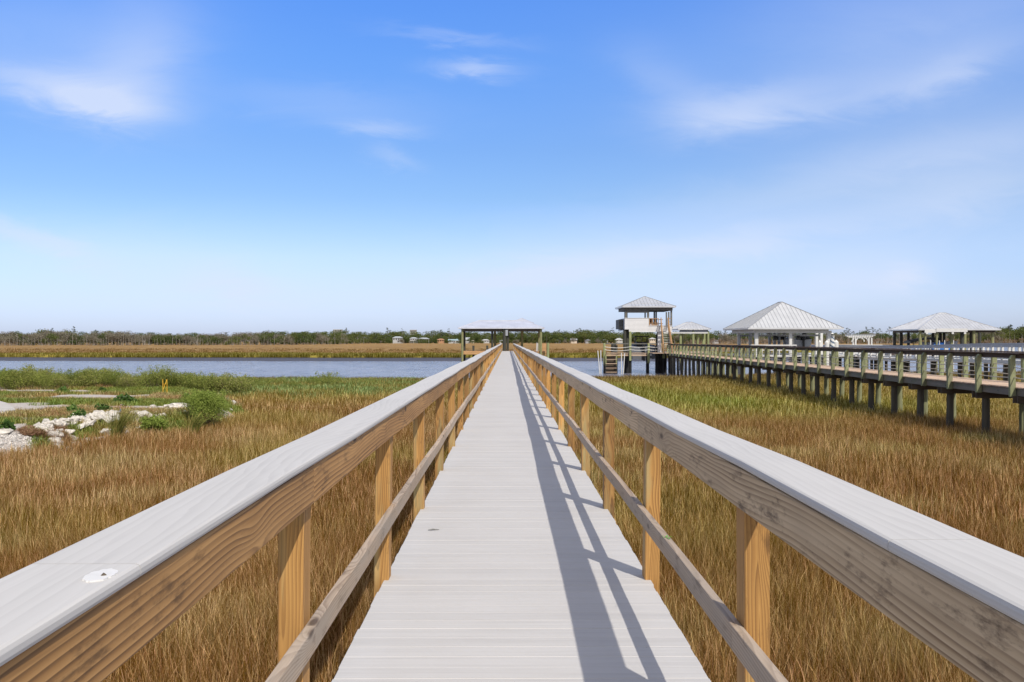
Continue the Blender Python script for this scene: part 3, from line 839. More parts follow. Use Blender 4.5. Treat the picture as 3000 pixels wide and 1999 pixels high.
scatter('gravel', 'white shell gravel on the front slope of the spit', 'gravel', gsrc, sp)

# yellow stakes with tape
T = thing('survey_stakes', 'two yellow stakes joined by crossing yellow tape in front of the shrubs', 'stakes', P(486, 1156, 48.5))
for px in (480, 492):
    mb = MB(); a = P(px, 1158, 48.5 + (.3 if px > 485 else 0)); b = P(px - 1.2, 1111, 48.5 + (.3 if px > 485 else 0))
    mb.bar(a - Vector((0,0,.3)), b, .035, .02); mb.build('stake', M['yellow'], T)
mb = MB(); mb.bar(P(481,1140,48.5), P(490,1113,48.8), .016, .005); mb.bar(P(481,1122,48.5), P(490,1150,48.8), .016, .005); mb.bar(P(481,1126,48.52), P(490,1122,48.82), .014, .005)
mb.build('tape', M['yellow'], T)

# heron: one continuous body from tail to bill, two legs
def heron():
    d = 34.6; b = P(347, 1212, d); T = thing('heron', 'slate blue heron with a raised neck standing in the grass behind the clump', 'bird', (b.x, b.y, b.z-.30))
    mb = MB(); c = b
    pts_ = [(-.22,0,-.05),(-.15,0,-.02),(-.07,0,.02),(.0,0,.045),(.06,0,.06),(.10,0,.10),(.105,0,.17),(.085,0,.23),(.095,0,.29),(.125,0,.325),(.16,0,.325),(.20,0,.318),(.27,0,.308)]
    rad = [.006,.035,.058,.066,.055,.030,.019,.016,.016,.024,.020,.010,.002]
    mb.tube([c+Vector(p) for p in pts_], rad, 12)
    body = mb.build('body', [M['bird'], M['birdneck'], M['black']], T, smooth=True)
    for p in body.data.polygons:
        z = p.center.z - .30; x = p.center.x
        p.material_index = 2 if x > .175 else (1 if z > .14 else 0)
    mb = MB()
    for sgn in (-1, 1):                           # folded wings
        mb.tube([c+Vector((-.24,.028*sgn,-.055)), c+Vector((-.12,.058*sgn,.0)), c+Vector((0,.066*sgn,.03)), c+Vector((.06,.04*sgn,.05))], [.004,.028,.036,.01], 8)
    mb.build('wing', M['bird'], T, smooth=True)
    for sgn in (-1, 1):
        mb = MB(); q = c+Vector((-.01,.028*sgn,-.01)); mb.tube([q, q+Vector((.03,0,-.14)), q+Vector((-.01,0,-.29))], [.011,.007,.006], 6)
        for a in (-.5, 0, .5, 3.1): mb.tube([q+Vector((-.01,0,-.288)), q+Vector((-.01+.06*math.cos(a), .06*math.sin(a), -.294))], [.005,.002], 5)
        mb.build('leg', M['black'], T)
heron()

# ------------------------------------------------------------------ the walkway
Y0, NP, SPC = 3.345, 53, 2.438                    # first post in view, posts a side, spacing
YEND = 131.0
BOARD = .1422
def boardwalk():
    T = thing('boardwalk', 'long straight walkway of pale composite boards with a timber railing on both sides', 'boardwalk', (0, 0, 0))
    rnd = random.Random(3)
    mb = MB(); y = -4.0
    prof = lambda x0, x1, y0, y1: None
    while y < YEND:
        dz = rnd.uniform(-.0012, .0012)
        mb.box(-.753+rnd.uniform(-.004,.004), .873+rnd.uniform(-.004,.004), y, y+BOARD-.0016, DECK-.027+dz, DECK+dz, .0022 if y < 40 else 0)
        y += BOARD
    mb.build('decking', M['deck'], T)
    mb = MB()
    for x in (-.70, .03, .80): mb.box(x-.02, x+.02, -4, YEND, DECK-.24, DECK-.029)
    mb.build('joist', M['joist'], T)
    ys = [Y0 - 3*SPC + SPC*i for i in range(NP+3)]
    wob = {}
    for s in (-1, 1):
        for i, y in enumerate(ys):
            k = .0012 + .0115*min(1, max(0, y-6)/30)
            wob[s, i] = (rnd.gauss(0, k), rnd.gauss(0, k))
    for s in (-1, 1):
        if s < 0: cap, face, mid = (-.8815,-.673), (-.722,-.688), (-.721,-.683)
        else: cap, face, mid = (.785,.984), (.80,.838), (.80,.838)
        ztop = EYE - .410
        def rail(prof, step, off, gap, name, mat, wf=1.0, sh=.03):
            mb = MB(); i = off
            while i < len(ys)-1:
                j = min(i+step, len(ys)-1)
                st = [(ys[k] + sh, wob[s,k][0]*wf, wob[s,k][1]*wf) for k in range(max(0,i), j+1)]
                if len(st) > 1:
                    st[0] = (st[0][0]+gap, st[0][1], st[0][2])
                    if j == len(ys)-1: st[-1] = (YEND, st[-1][1], st[-1][2])
                    # a little extra bow in every board
                    st2 = []
                    for a, b in zip(st, st[1:]):
                        st2 += [a, ((a[0]+b[0])/2, (a[1]+b[1])/2+rnd.gauss(0,.003), (a[2]+b[2])/2+rnd.gauss(0,.004))]
                    st2.append(st[-1]); mb.sweep(prof, st2)
                i = j
            return mb.build(name, mat, T)
        rail(rrect(cap[0], cap[1], ztop-.027, ztop, .009), 2, 0, .003, 'handrail_cap', M['cap'], 1.0, .843 if s < 0 else 1.04)
        rail(rrect(face[0], face[1], ztop-.027-.141, ztop-.0285, .004), 2, -1 if s < 0 else 0, .003, 'rail_board', M['pine'] if s < 0 else M['pinegrey'])
        rail(rrect(mid[0], mid[1], DECK+.36, DECK+.449, .004), 1, 0, .002, 'mid_rail', M['midrail'])
        px0, px1 = (-.812, -.7225) if s < 0 else (.8395, .929)
        base = MB(); base.box(px0, px1, 0, .125, DECK-.40, ztop-.029, .004)
        first = base.build('post', M['post'], T, loc=((px0+px1)/2, 0, DECK))
        first.location.y = ys[0]
        rest = MB()
        for i, y in enumerate(ys[1:]):
            if i < 48:
                o = first.copy(); COL.objects.link(o); o.parent = T; o.location.y = y
                o.rotation_euler = (rnd.gauss(0,.004), rnd.gauss(0,.006), 0)
            else: rest.box(px0, px1, y, y+.125, DECK-.40, ztop-.029)
        o = rest.build('post', M['post'], T); o['kind'] = 'stuff'
    p = MB()
    p.tube([(-.55,0,-.8),(-.55,0,DECK-.25)], .13, 10); p.tube([(.66,0,-.8),(.66,0,DECK-.25)], .13, 10)
    p.box(-.75,.87,-.05,.05,DECK-.40,DECK-.245)
    first = p.build('piling', M['pile'], T, loc=(0,0,0)); first.location.y = 2.0
    for k in range(1, 27):
        o = first.copy(); COL.objects.link(o); o.parent = T; o.location.y = 2.0+4.876*k
    # repaired knot on the cap near the joint
    d = .41*F/(1685-VY); x = XA(297, d); n = 44
    ring_ = [(x+.027*math.cos(6.283*k/n)*(.9+.28*noise.noise((k*.45, 1, 2))), d+.047*math.sin(6.283*k/n)*(.9+.28*noise.noise((k*.4, 5, 3)))) for k in range(n)]
    zc = ztop + .0016
    mb = MB(); mb.add([(a, b, zc) for a, b in ring_]+[(a, b, zc-.012) for a, b in ring_], [tuple(range(n))]+[(k,(k+1)%n,n+(k+1)%n,n+k) for k in range(n)])
    mb.build('putty_patch', M['putty'], T)
    mb = MB(); mb.tube([(x+.006,d-.006,zc-.003),(x+.009,d-.002,zc+.0008)], .0045, 8); mb.build('screw_hole', M['darkwood'], T)
boardwalk()
mb = MB(); d = 1.461*F/(1554-VY); x = XA(1268, d)
mb.tube([(x-.035,d-.012,DECK+.006),(x,d,DECK+.008),(x+.05,d+.008,DECK+.005)], [.003,.006,.002], 6)
tag(mb.build('twig', M['black'], loc=(x,d,DECK)), 'dark twig lying on the walkway boards', 'twig')
mb = MB(); d = 4.85; x = .815; z = DECK+.452
for a in range(5):
    t = a*1.25; mb.add([(x,d,z),(x+.02*math.cos(t)-.006*math.sin(t),d+.03*math.sin(t),z+.008),(x+.035*math.cos(t),d+.05*math.sin(t),z+.003),(x+.02*math.cos(t)+.006*math.sin(t),d+.028*math.sin(t),z+.006)],[(0,1,2,3)])
tag(mb.build('leaf', M['leafgreen'], loc=(x,d,z)), 'small bright green leaf on the middle rail of the walkway', 'leaf')

# ------------------------------------------------------------------ roofs
def hip_roof(x0, x1, y0, y1, z, rise, ax='x', ridge=None, seam=.42, t=.10, flare=0.0):
    """returns (sheet MB, seams MB): hipped sheet on a slab of thickness t; ridge = length of the ridge"""
    mb = MB(); sm = MB()
    cx, cy = (x0+x1)/2, (y0+y1)/2
    if ridge is None: ridge = max(.02, abs((x1-x0)-(y1-y0)))
    if ax == 'x': r0, r1 = Vector((cx-ridge/2, cy, z+rise)), Vector((cx+ridge/2, cy, z+rise))
    else: r0, r1 = Vector((cx, cy-ridge/2, z+rise)), Vector((cx, cy+ridge/2, z+rise))
    c = [Vector((x0,y0,z)), Vector((x1,y0,z)), Vector((x1,y1,z)), Vector((x0,y1,z))]
    lo = [v - Vector((0,0,t)) for v in c]
    n = 4
    vs = c + lo + [r0, r1]
    if ax == 'x': top = [(0,1,9,8),(1,2,9),(2,3,8,9),(3,0,8)]
    else: top = [(0,1,8),(1,2,9,8),(2,3,9),(3,0,8,9)]
    mb.add(vs, top + [(0,4,5,1),(1,5,6,2),(2,6,7,3),(3,7,4,0),(7,6,5,4)])
    for f in top:
        a, b = vs[f[0]], vs[f[1]]; u = (b-a); L = u.length; u.normalize()
        if len(f) == 4: p, q = vs[f[3]], vs[f[2]]
        else: p = q = vs[f[2]]
        run = (p-a) - u*((p-a).dot(u)); inw = Vector((run.x, run.y, 0)); RL_ = inw.length; inw.normalize(); zz = run.z
        ta, tb = (p-a).dot(u), (q-a).dot(u)
        k = int(L/seam); s0 = (L-(k-1)*seam)/2
        for i in range(k):
            s = s0+i*seam
            m = 1.0
            if s < ta: m = s/ta
            elif s > tb: m = (L-s)/(L-tb)
            if m < .04: continue
            A = a+u*s+Vector((0,0,.012)); B = A+inw*RL_*m+Vector((0,0,zz*m))
            sm.bar(A, B, .03, .035)
    for a, b in ((c[0], r0), (c[1], r1 if ax == 'x' else r0), (c[2], r1), (c[3], r0 if ax == 'x' else r1), (r0, r1)):
        if (b-a).length > .1: sm.bar(a+Vector((0,0,.01)), b+Vector((0,0,.01)), .16, .03)
    return mb, sm
def add_roof(T, mats, *a, **k):
    r, s = hip_roof(*a, **k)
    o = r.build('roof', mats[0], T); s.build('seam', mats[1], o); return o

# ------------------------------------------------------------------ boathouse at the end of the walkway
def end_boathouse():
    d = YEND + .2
    T = thing('boathouse', 'open boathouse with a wide pale metal roof at the end of the walkway', 'boathouse', (-.8, d, DECK))
    x0, x1 = XA(1341.5, d), XA(1595.5, d); z = ZA(960.5, d)
    add_roof(T, (M['roof_end'], M['roof_end']), x0, x1, d, d+7.4, z, 1.08, 'x', 6.5, .42, .14)
    add_roof(T, (M['roof_end'], M['roof_end']), XA(1494,d), XA(1566,d), d+3.0, d+10.5, z+.72, .74, 'y', 2.6, .42, .14)
    mb = MB(); mb.box(x0+.45, x1-.45, d+.45, d+.6, z-.48, z-.142); mb.box(x0+.45, x1-.45, d+6.8, d+6.95, z-.48, z-.142)
    for x in (x0+.45, x1-.6): mb.box(x, x+.15, d+.605, d+6.795, z-.47, z-.145)
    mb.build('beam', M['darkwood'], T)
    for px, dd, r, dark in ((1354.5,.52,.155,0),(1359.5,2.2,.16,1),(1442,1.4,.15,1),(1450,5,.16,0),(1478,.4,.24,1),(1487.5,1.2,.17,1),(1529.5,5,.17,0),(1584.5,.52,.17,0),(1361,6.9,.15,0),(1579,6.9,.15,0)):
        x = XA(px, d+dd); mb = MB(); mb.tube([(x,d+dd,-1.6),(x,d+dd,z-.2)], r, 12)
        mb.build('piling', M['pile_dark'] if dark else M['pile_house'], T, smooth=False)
    # side docks: decking on dark timber beams
    mb = MB(); mb.box(XA(1355,d), XA(1452,d), d+.7, d+6.4, DECK-.05, DECK); mb.box(XA(1452,d)+.01, XA(1565,d), d+.0, d+8, DECK-.05, DECK-.002)
    mb.box(XA(1567,d), XA(1602,d), d+.7, d+6.4, DECK-.05, DECK); mb.build('decking', M['newwood'], T)
    mb = MB()
    for zz in (DECK-.25, DECK-.47): mb.box(XA(1355,d), XA(1420,d), d+.66, d+.70, zz, zz+.18)
    mb.box(XA(1567,d), XA(1602,d), d+.66, d+.70, DECK-.3, DECK-.06); mb.box(XA(1588,d), XA(1602,d), d+.62, d+.66, DECK-.62, DECK-.36)
    mb.build('beam', M['newwood'], T)
    mb = MB(); mb.box(XA(1586,d), XA(1601,d), d+.75, d+.82, DECK+.03, DECK+1.06); mb.build('gate_panel', M['newwood'], T)
    mb = MB(); mb.bar(P(1451,1008.6,d+4), P(1466,1008.6,d+4), .15, .05); mb.bar(P(1508,1007.5,d+4), P(1528,1007.5,d+4), .15, .05)
    for px in (1453,1464,1510,1526): mb.bar(P(px,1009,d+4), P(px,1029,d+4), .09)
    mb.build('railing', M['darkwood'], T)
    for px, t in ((1387.5,1013),(1428,1012.5)):
        mb = MB(); mb.bar(Vector((XA(px,d+1.5),d+1.5,DECK-.9)), P(px-.6,t,d+1.5), .34, .3); mb.build('bumper_post', M['pile_dark'], T)
    q = P(1605, 1005, d-.4); mb = MB(); mb.tube([(q.x,d-.4,-1.6),(q.x,d-.4,q.z)], [.2,.18], 12)
    tag(mb.build('mooring_piling', M['pile_green'], loc=(q.x,d-.4,0)), 'green mooring piling standing beside the wooden gate of the end boathouse', 'piling')
    for k, (a, b) in enumerate(((1571.5,1573),(1575.2,1575.6))):
        mb = MB(); mb.tube([P(a,1030,d+.5), P(b,1004+k*2,d+.5)], .05, 8); mb.build('guide_pole', M['pvc'], T)
    mb = MB(); mb.box(*sorted((XA(1481,d),XA(1488,d))), d+.1, d+.14, ZA(984,d), ZA(967,d)); mb.build('switch_box', M['trim'], T)
end_boathouse()

# ------------------------------------------------------------------ rope railed pier (runs a little to the right of ours)
AL = math.atan(.0363); PM = Matrix.Translation((14.886, 0, 0)) @ Matrix.Rotation(-AL, 4, 'Z')
def rope_pier():
    T = thing('pier', 'weathered timber pier with green posts and rope railings over the marsh', 'pier', PM @ Vector((.9, 60, 0)))
    rnd = random.Random(5); V0, V1, W = 20.0, 112.0, 1.85
    mb = MB(PM); y = V0
    while y < V1:
        mb.box(-.03+rnd.uniform(-.012,.012), W+.03, y, y+.139, DECK-.038, DECK+rnd.uniform(-.003,.003)); y += .145
    mb.build('decking', M['pier_deck'], T)
    mb = MB(PM)
    for u in (.02, W-.06): mb.box(u, u+.04, V0, V1, DECK-.275, DECK-.04)
    mb.box(W/2-.02, W/2+.02, V0, V1, DECK-.26, DECK-.04)
    mb.build('fascia', M['pier_fascia'], T)
    # posts with a sloped top, bolted outside the fascia
    def post(u0, u1, out):
        mb = MB(PM); w = .13; zt = DECK+1.00; zb = DECK-.30
        o, i = (u0, u1) if out < 0 else (u1, u0)
        vs = []
        for v in (0, w):
            vs += [(o, v, zb), (i, v, zb), (i, v, zt), ((o+i)/2, v, zt), (o, v, zt-.12)]
        mb.add(vs, [(0,1,2,3,4),(9,8,7,6,5)]+[(k,(k+1)%5,5+(k+1)%5,5+k) for k in range(5)])
        return mb
    for out, u0, u1 in ((-1, -.155, .015), (1, W-.015, W+.155)):
        first = post(u0, u1, out).build('post', M['pier_post'], T, loc=PM @ Vector(((u0+u1)/2, 0, 0)))
        base = first.location.copy(); dv = PM.to_3x3() @ Vector((0,1,0))
        v = 29.7 - 4*2.333; k = 0
        while v < V1-.5:
            o = first if k == 0 else first.copy()
            if k: COL.objects.link(o); o.parent = T
            o.location = base + dv*(v+rnd.uniform(-.03,.03) + (.9 if out > 0 else 0)); k += 1; v += 2.333
            o.rotation_euler = (0, rnd.gauss(0,.012), rnd.gauss(0,.02))
        st = []
        mb = MB(PM); c = (-.10, .10) if out < 0 else (W-.10, W+.10)
        v = V0
        while v < V1-1:
            e = min(V1, v+4.666)
            a = rnd.gauss(0,.008); b = rnd.gauss(0,.008)
            mb.sweep(rrect(c[0], c[1], DECK+1.04, DECK+1.078, .006), [(v,0,a),((v+e)/2,rnd.gauss(0,.01),(a+b)/2+rnd.gauss(0,.008)),(e-.004,0,b)]); v = e
        mb.build('top_rail', M['pier_rail'], T)
        mb = MB(PM); f = (.018,.056) if out < 0 else (W-.056, W-.018)
        mb.sweep(rrect(f[0], f[1], DECK+.90, DECK+1.038, .004), [(V0,0,0),(V1,0,0)]); mb.build('rail_board', M['pier_rail'], T)
        for h in (.30, .62):
            mb = MB(PM); v = 29.7-4*2.333 + (.9 if out > 0 else 0); u = -.07 if out < 0 else W+.07
            pts = []
            while v < V1-3:
                sg = rnd.uniform(.02,.06); 
                for q in range(5):
                    t = q/5; pts.append((u, v+.06+2.333*t, DECK+h-4*sg*t*(1-t)))
                v += 2.333
            mb.tube(pts, .016, 5); mb.build('rope', M['rope'], T)
    # pilings in two rows under cross beams
    def pil(u):
        mb = MB(PM); mb.tube([(u,0,-1.8),(u,0,DECK-.43)], [.145,.125], 12); return mb
    fu = {}
    for u in (.28, W-.28):
        first = pil(u).build('piling', M['pile'] if u < 1 else M['pile_far_lit'], T, loc=PM @ Vector((u,0,0)), smooth=False); base = first.location.copy()
        v = 29.55 - 3*2.82; k = 0
        while v < V1:
            o = first if k == 0 else first.copy()
            if k: COL.objects.link(o); o.parent = T
            o.location = base + dv*(v+rnd.uniform(-.06,.06)); o.rotation_euler = (rnd.gauss(0,.01), rnd.gauss(0,.01), rnd.uniform(0,6)); v += 2.82; k += 1
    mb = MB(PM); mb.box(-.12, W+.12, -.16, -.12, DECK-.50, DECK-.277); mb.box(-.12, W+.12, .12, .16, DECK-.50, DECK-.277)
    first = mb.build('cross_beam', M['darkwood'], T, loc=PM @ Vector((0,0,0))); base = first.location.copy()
    v = 29.55 - 3*2.82; k = 0
    while v < V1:
        o = first if k == 0 else first.copy()
        if k: COL.objects.link(o); o.parent = T
        o.location = base + dv*v; v += 2.82; k += 1
rope_pier()

# ------------------------------------------------------------------ small boats
def boat(name, lab, C, L, W_, H, hull, heading=0, tower=True, motor=True, chine=.38):
    """hull lofted from transom to bow; C is the keel at the transom"""
    T = thing(name, lab, 'boat', C)
    Mx = Matrix.Translation(C) @ Matrix.Rotation(heading, 4, 'Z')
    mb = MB(Mx); secs = []
    for t in (0, .25, .5, .7, .85, .95, 1.0):
        w = W_/2*(1 if t < .5 else max(.02, 1-((t-.5)/.5)**2.2)); k = H*.42*max(0, t-.55)**1.6*2
        sh = H*(1+.22*t*t); ch = chine*H + k*.8
        secs.append([(-w,t*L,sh),(-w*.88,t*L,ch),(0,t*L,k),(w*.88,t*L,ch),(w,t*L,sh),(w*.86,t*L,sh),(0,t*L,sh-.12*H),(-w*.86,t*L,sh)])
    vs = [p for s in secs for p in s]; n = 8
    fs = [(i*n+k, i*n+(k+1)%n, (i+1)*n+(k+1)%n, (i+1)*n+k) for i in range(len(secs)-1) for k in range(n)] + [tuple(range(7,-1,-1)), tuple((len(secs)-1)*n+k for k in range(n))]
    mb.add(vs, fs); mb.build('hull', hull, T)
    mb = MB(Mx)
    for s in (-1,1): mb.bar((s*W_*.49,0,H*1.01),(s*W_*.49,L*.5,H*1.07),.07,.06)
    mb.build('rub_rail', M['black'], T)
    if tower:
        mb = MB(Mx); z0, z1 = H*.9, H*.9+1.35
        for sx in (-1,1):
            for yy in (.38, .55): mb.bar((sx*W_*.28,L*yy,z0),(sx*W_*.22,L*yy-.1,z1),.06)
        mb.bar((-W_*.28,L*.38-.1,z1),(W_*.28,L*.38-.1,z1),.06); mb.build('tower_frame', M['black'], T)
        mb = MB(Mx); mb.box(-W_*.3,W_*.3,L*.33,L*.6,z1,z1+.08,.02); mb.build('canopy', M['black'], T)
        mb = MB(Mx); mb.box(-W_*.2,W_*.2,L*.42,L*.56,H*.86,H*.86+.75,.05); mb.build('console', M['black'], T)
    if motor:
        mb = MB(Mx); mb.box(-.2,.2,-.55,-.05,H*.95,H*.95+.5,.08); mb.box(-.09,.09,-.4,-.15,H*.0,H*.96,.02); mb.box(-.13,.13,-.5,-.1,-.05,.02)
        mb.build('outboard_motor', M['black'], T)
    return T

# ------------------------------------------------------------------ two storey tower boathouse
def tower():
    d, L = 116.0, 6.4; D2 = d+L
    X = lambda px, dd=d: XA(px, dd); Z = lambda py, dd=d: ZA(py, dd)
    T = thing('tower_boathouse', 'two storey boathouse with white clapboard, open lookout and pyramid metal roof', 'boathouse', (X(1897), d+3, 0))
    xe0, xe1 = X(1821.5), X(1979); ze = Z(897.5)
    # roof with a slight break near the eaves
    r, s = hip_roof(xe0, xe1, d-.5, D2+.5, ze, .52, 'x', (xe1-xe0)*.62, .4, .16)
    mb = MB(); m = .21*(xe1-xe0); cx, cy = (xe0+xe1)/2, d+L/2
    def ring(k, z): return [Vector((cx+(xe0-cx)*k, cy-(L/2+.5)*k, z)), Vector((cx+(xe1-cx)*k, cy-(L/2+.5)*k, z)), Vector((cx+(xe1-cx)*k, cy+(L/2+.5)*k, z)), Vector((cx+(xe0-cx)*k, cy+(L/2+.5)*k, z))]
    zt = ZA(868.5, d+L/2); A = ring(1, ze); B = ring(.70, ze+.38); lo = ring(1, ze-.16); ap = Vector((cx, cy, zt))
    vs = A+B+lo+[ap]
    fs = [(i,(i+1)%4,4+(i+1)%4,4+i) for i in range(4)] + [(4+i,4+(i+1)%4,12) for i in range(4)] + [(8+i,8+(i+1)%4,(i+1)%4,i) for i in range(4)] + [(11,10,9,8)]
    mb.add(vs, fs); roof = mb.build('roof', M['roof_grey'], T)
    mb = MB()
    for i in range(4):
        a, b, c, e = A[i], A[(i+1)%4], B[(i+1)%4], B[i]; n = 16
        for k in range(1, n):
            t = k/n; p = a.lerp(b, t); u = (b-a).normalized(); q = p + (((e-a) - u*(e-a).dot(u)))
            s0, s1 = (e-a).dot(u), (c-a).dot(u); sv = t*(b-a).length
            if s0 < sv < s1:
                mb.bar(p+Vector((0,0,.01)), q+Vector((0,0,.01)), .03, .03)
                mm = (sv-s0)/((s1-s0)/2); mm = min(mm, 2-mm)
                inn = (ap-e) - u*(ap-e).dot(u); mb.bar(q+Vector((0,0,.01)), q+inn*mm+Vector((0,0,.01)), .03, .03)
        mb.bar(a, e, .14, .05); mb.bar(e, ap, .14, .05); mb.bar(e+Vector((0,0,.005)), c+Vector((0,0,.005)), .05, .04)
    mb.build('seam', M['trim'], roof)
    # eave beams
    mb = MB(); x0, x1 = X(1830), X(1971)
    for y in (d, D2-.18): mb.box(x0, x1, y, y+.18, ze-.52, ze-.162)
    for x in (x0, x1-.18): mb.box(x, x+.18, d+.185, D2-.185, ze-.51, ze-.165)
    mb.box(X(1836), X(1898), d+.02, d+.16, ze-.80, ze-.525); mb.build('beam', M['greywood'], T)
    zf = Z(955.4); zw = Z(933)
    for px, dd, w in ((1834,.0,.24),(1836.5,.9,.2),(1899.5,0,.24),(1967.5,0,.2),(1890.5,6.1,.16),(1917.5,6.1,.18),(1923,4.8,.18),(1953,6.1,.16),(1960,4.8,.16),(1832,6.1,.2)):
        x = XA(px, d+dd); mb = MB(); mb.box(x-w/2, x+w/2, d+dd+.01, d+dd+.01+w, zf-.25, ze-.53, .01); mb.build('post', M['greywood'], T)
    mb = MB(); mb.box(x0, x1, d+.08, D2, zf-.30, zf-.12); mb.build('floor', M['darkwood'], T)
    # clapboard front, lapped boards following the stepped outline
    mb = MB(); z = Z(972.8); h = .155
    while z < zw-.01:
        zz = min(z+h, zw); mid = (z+zz)/2
        a = X(1843) if mid < Z(964.3) else X(1830.3)
        b = X(1901) if mid > zf else X(1969)
        mb.add([(a,d-.035,z),(b,d-.035,z),(b,d-.008,zz+.01),(a,d-.008,zz+.01),(a,d+.05,z),(b,d+.05,z),(b,d+.05,zz),(a,d+.05,zz)],
               [(0,1,2,3),(4,0,3,7),(1,5,6,2),(0,4,5,1),(3,2,6,7)]); z = zz
    mb.build('siding', M['siding'], T)
    mb = MB()
    for a, b, z in ((1830,1901,zw),(1901,1969,zf)): mb.box(X(a)-.02, X(b)+.02, d-.07, d+.10, z+.011, z+.06)
    mb.build('siding_cap', M['white'], T)
    mb = MB(); z = Z(968); 
    while z < zw-.01:
        zz = min(z+h, zw); mb.add([(x0-.035,d+.06,z),(x0-.035,D2,z),(x0-.008,D2,zz),(x0-.008,d+.06,zz),(x0+.05,d+.06,z),(x0+.05,D2,z),(x0+.05,D2,zz),(x0+.05,d+.06,zz)],[(0,1,2,3),(0,4,5,1),(4,0,3,7),(1,5,6,2),(3,2,6,7)]); z = zz
    mb.build('siding', M['trim'], T)  # side wall in grey: its shade is put into the white siding's colour
    # bay box on the side
    mb = MB(); mb.box(X(1816.3), x0-.04, d+1.2, d+4.4, Z(964), Z(936), .03); bay = mb.build('bay_box', M['greywood'], T)
    mb = MB(); mb.box(X(1818.5), X(1826.5), d+1.17, d+1.195, Z(956), Z(940)); mb.build('window', M['glass'], bay)
    # lookout rail with crossed braces
    mb = MB(); ya = d+.05
    mb.bar((X(1902),ya,zw-.02),(X(1930),ya,zw-.02),.10,.07); mb.bar((X(1902),ya,zf+.12),(X(1930),ya,zf+.12),.07)
    for px in (1903,1911,1920,1929): mb.bar((X(px),ya,zf),(X(px),ya,zw),.08)
    for px in (1903,1911,1920): mb.bar((X(px),ya,zf+.1),(X(px+8.5),ya,zf+.5),.05); mb.bar((X(px+8.5),ya,zf+.1),(X(px),ya,zf+.5),.05)
    mb.bar((X(1957),ya,zw-.02),(X(1967),ya,zw-.02),.10,.07); mb.bar((X(1957),ya,zf+.5),(X(1967),ya,zf+.5),.07); mb.bar((X(1957),ya,zf+.2),(X(1967),ya,zf+.2),.07)
    mb.bar((X(1902),D2-.1,zw-.02),(X(1967),D2-.1,zw-.02),.10,.07); mb.bar((X(1902),D2-.1,zf+.4),(X(1967),D2-.1,zf+.4),.08)
    mb.build('railing', M['stair'], T)
    # stair up to the lookout
    b0, b1 = P(1944.5,1031,d-4.6), P(1970,1031,d-4.6); t0, t1 = P(1937,957,d-.25), P(1957,957,d-.25)
    t0.z = t1.z = zf; b0.z = b1.z = DECK
    mb = MB(); mb.bar(b0, t0, .06, .26); mb.bar(b1, t1, .06, .26); st = mb.build('stair', M['stair'], T)
    mb = MB(); up = Vector((0,0,.98))
    for a, b in ((b0,t0),(b1,t1)):
        mb.bar(a+up, b+up, .08, .12); mb.bar(a+up*.5, b+up*.5, .05, .09)
        for k in (0,.5,1): q = a.lerp(b,k); mb.bar(q, q+up, .1)
    mb.build('handrail', M['stair'], st)
    mb = MB()
    for k in range(1, 16):
        t = k/16; a, b = b0.lerp(t0,t), b1.lerp(t1,t); mb.box(a.x, b.x, a.y-.13, a.y+.13, a.z-.02, a.z+.02)
    mb.build('tread', M['white'], st)
    mb = MB(); mb.box(X(1928), X(1938), d+.06, d+.5, DECK, Z(971), .01); mb.build('chute', M['siding'], T)
    # tall pilings
    for px, dd, r, top in ((1830.5,.3,.19,Z(964)),(1838,.8,.21,Z(965)),(1834,5.6,.19,zf-.3),(1929,5.6,.17,zf-.3),(1962,.6,.17,zf-.3),(1963,5.6,.17,zf-.3),(1926,1.2,.17,DECK+2.2),
                           (1897.5,-.6,.2,DECK-.1),(1925,-.4,.22,DECK-.1),(1933,-.2,.22,DECK-.1),(1941,-.3,.22,DECK-.1),(1949,.2,.2,DECK-.1),(1966,-.6,.2,DECK-.1),(1972,-.2,.2,DECK-.1),(1838,-.7,.22,DECK-.1),(1846,-.5,.2,DECK-.1),(1773,-1.2,.17,DECK+.1),(1805,-1.0,.19,Z(1011)),(1798,.6,.32,Z(1009))):
        x = XA(px, d+dd); mb = MB(); mb.tube([(x,d+dd,-1.7),(x,d+dd,top)], r, 10); mb.build('piling', M['pile_dark'], T)
    # landing in front
    dl = d-1.4
    mb = MB(); mb.box(XA(1774,dl), XA(1900,dl), dl, dl+1.3, DECK-.06, DECK); mb.box(XA(1900,dl)+.004, XA(1976,dl), dl-3.6, dl+1.3, DECK-.061, DECK-.002)
    for z in (DECK-.22, DECK-.40): mb.box(XA(1774,dl), XA(1898,dl), dl+.02, dl+.06, z, z+.11)
    mb.build('landing', M['pier_deck'], T)
    zr = ZA(1007, dl)
    for px, zb in ((1770.5,-1.4),(1846,1.3),(1900,1.0),(1944,1.6),(1970,1.7)):
        x = XA(px, dl); top = Z(972) if px == 1846 else zr+.03
        mb = MB(); mb.box(x-.13, x+.13, dl-.28, dl-.02, zb, top, .02); mb.build('rail_post', M['pile_green'], T)
    mb = MB(); mb.bar((XA(1774,dl),dl-.1,zr-.02),(XA(1925,dl),dl-.1,zr-.02),.10,.12); mb.build('top_rail', M['greywood'], T)
    for h in (.70,.34):
        mb = MB(); pts = []
        for a, b in ((1771,1846),(1846,1900),(1900,1944)):
            for k in range(8):
                t = k/8; x = XA(a+(b-a)*t, dl); pts.append((x, dl-.3, DECK+h-4*.13*t*(1-t)*(1 if a == 1771 else .5)))
        mb.tube(pts, .032, 6); mb.build('rope', M['pvc'], T)
    # steps down to the water
    for py in (1037,1052.6,1065.3,1078,1090):
        z = ZA(py, dl-.5); mb = MB(); mb.box(XA(1773,dl), XA(1806,dl), dl-.62, dl-.34, z-.06, z); mb.build('step', M['pier_deck'], T)
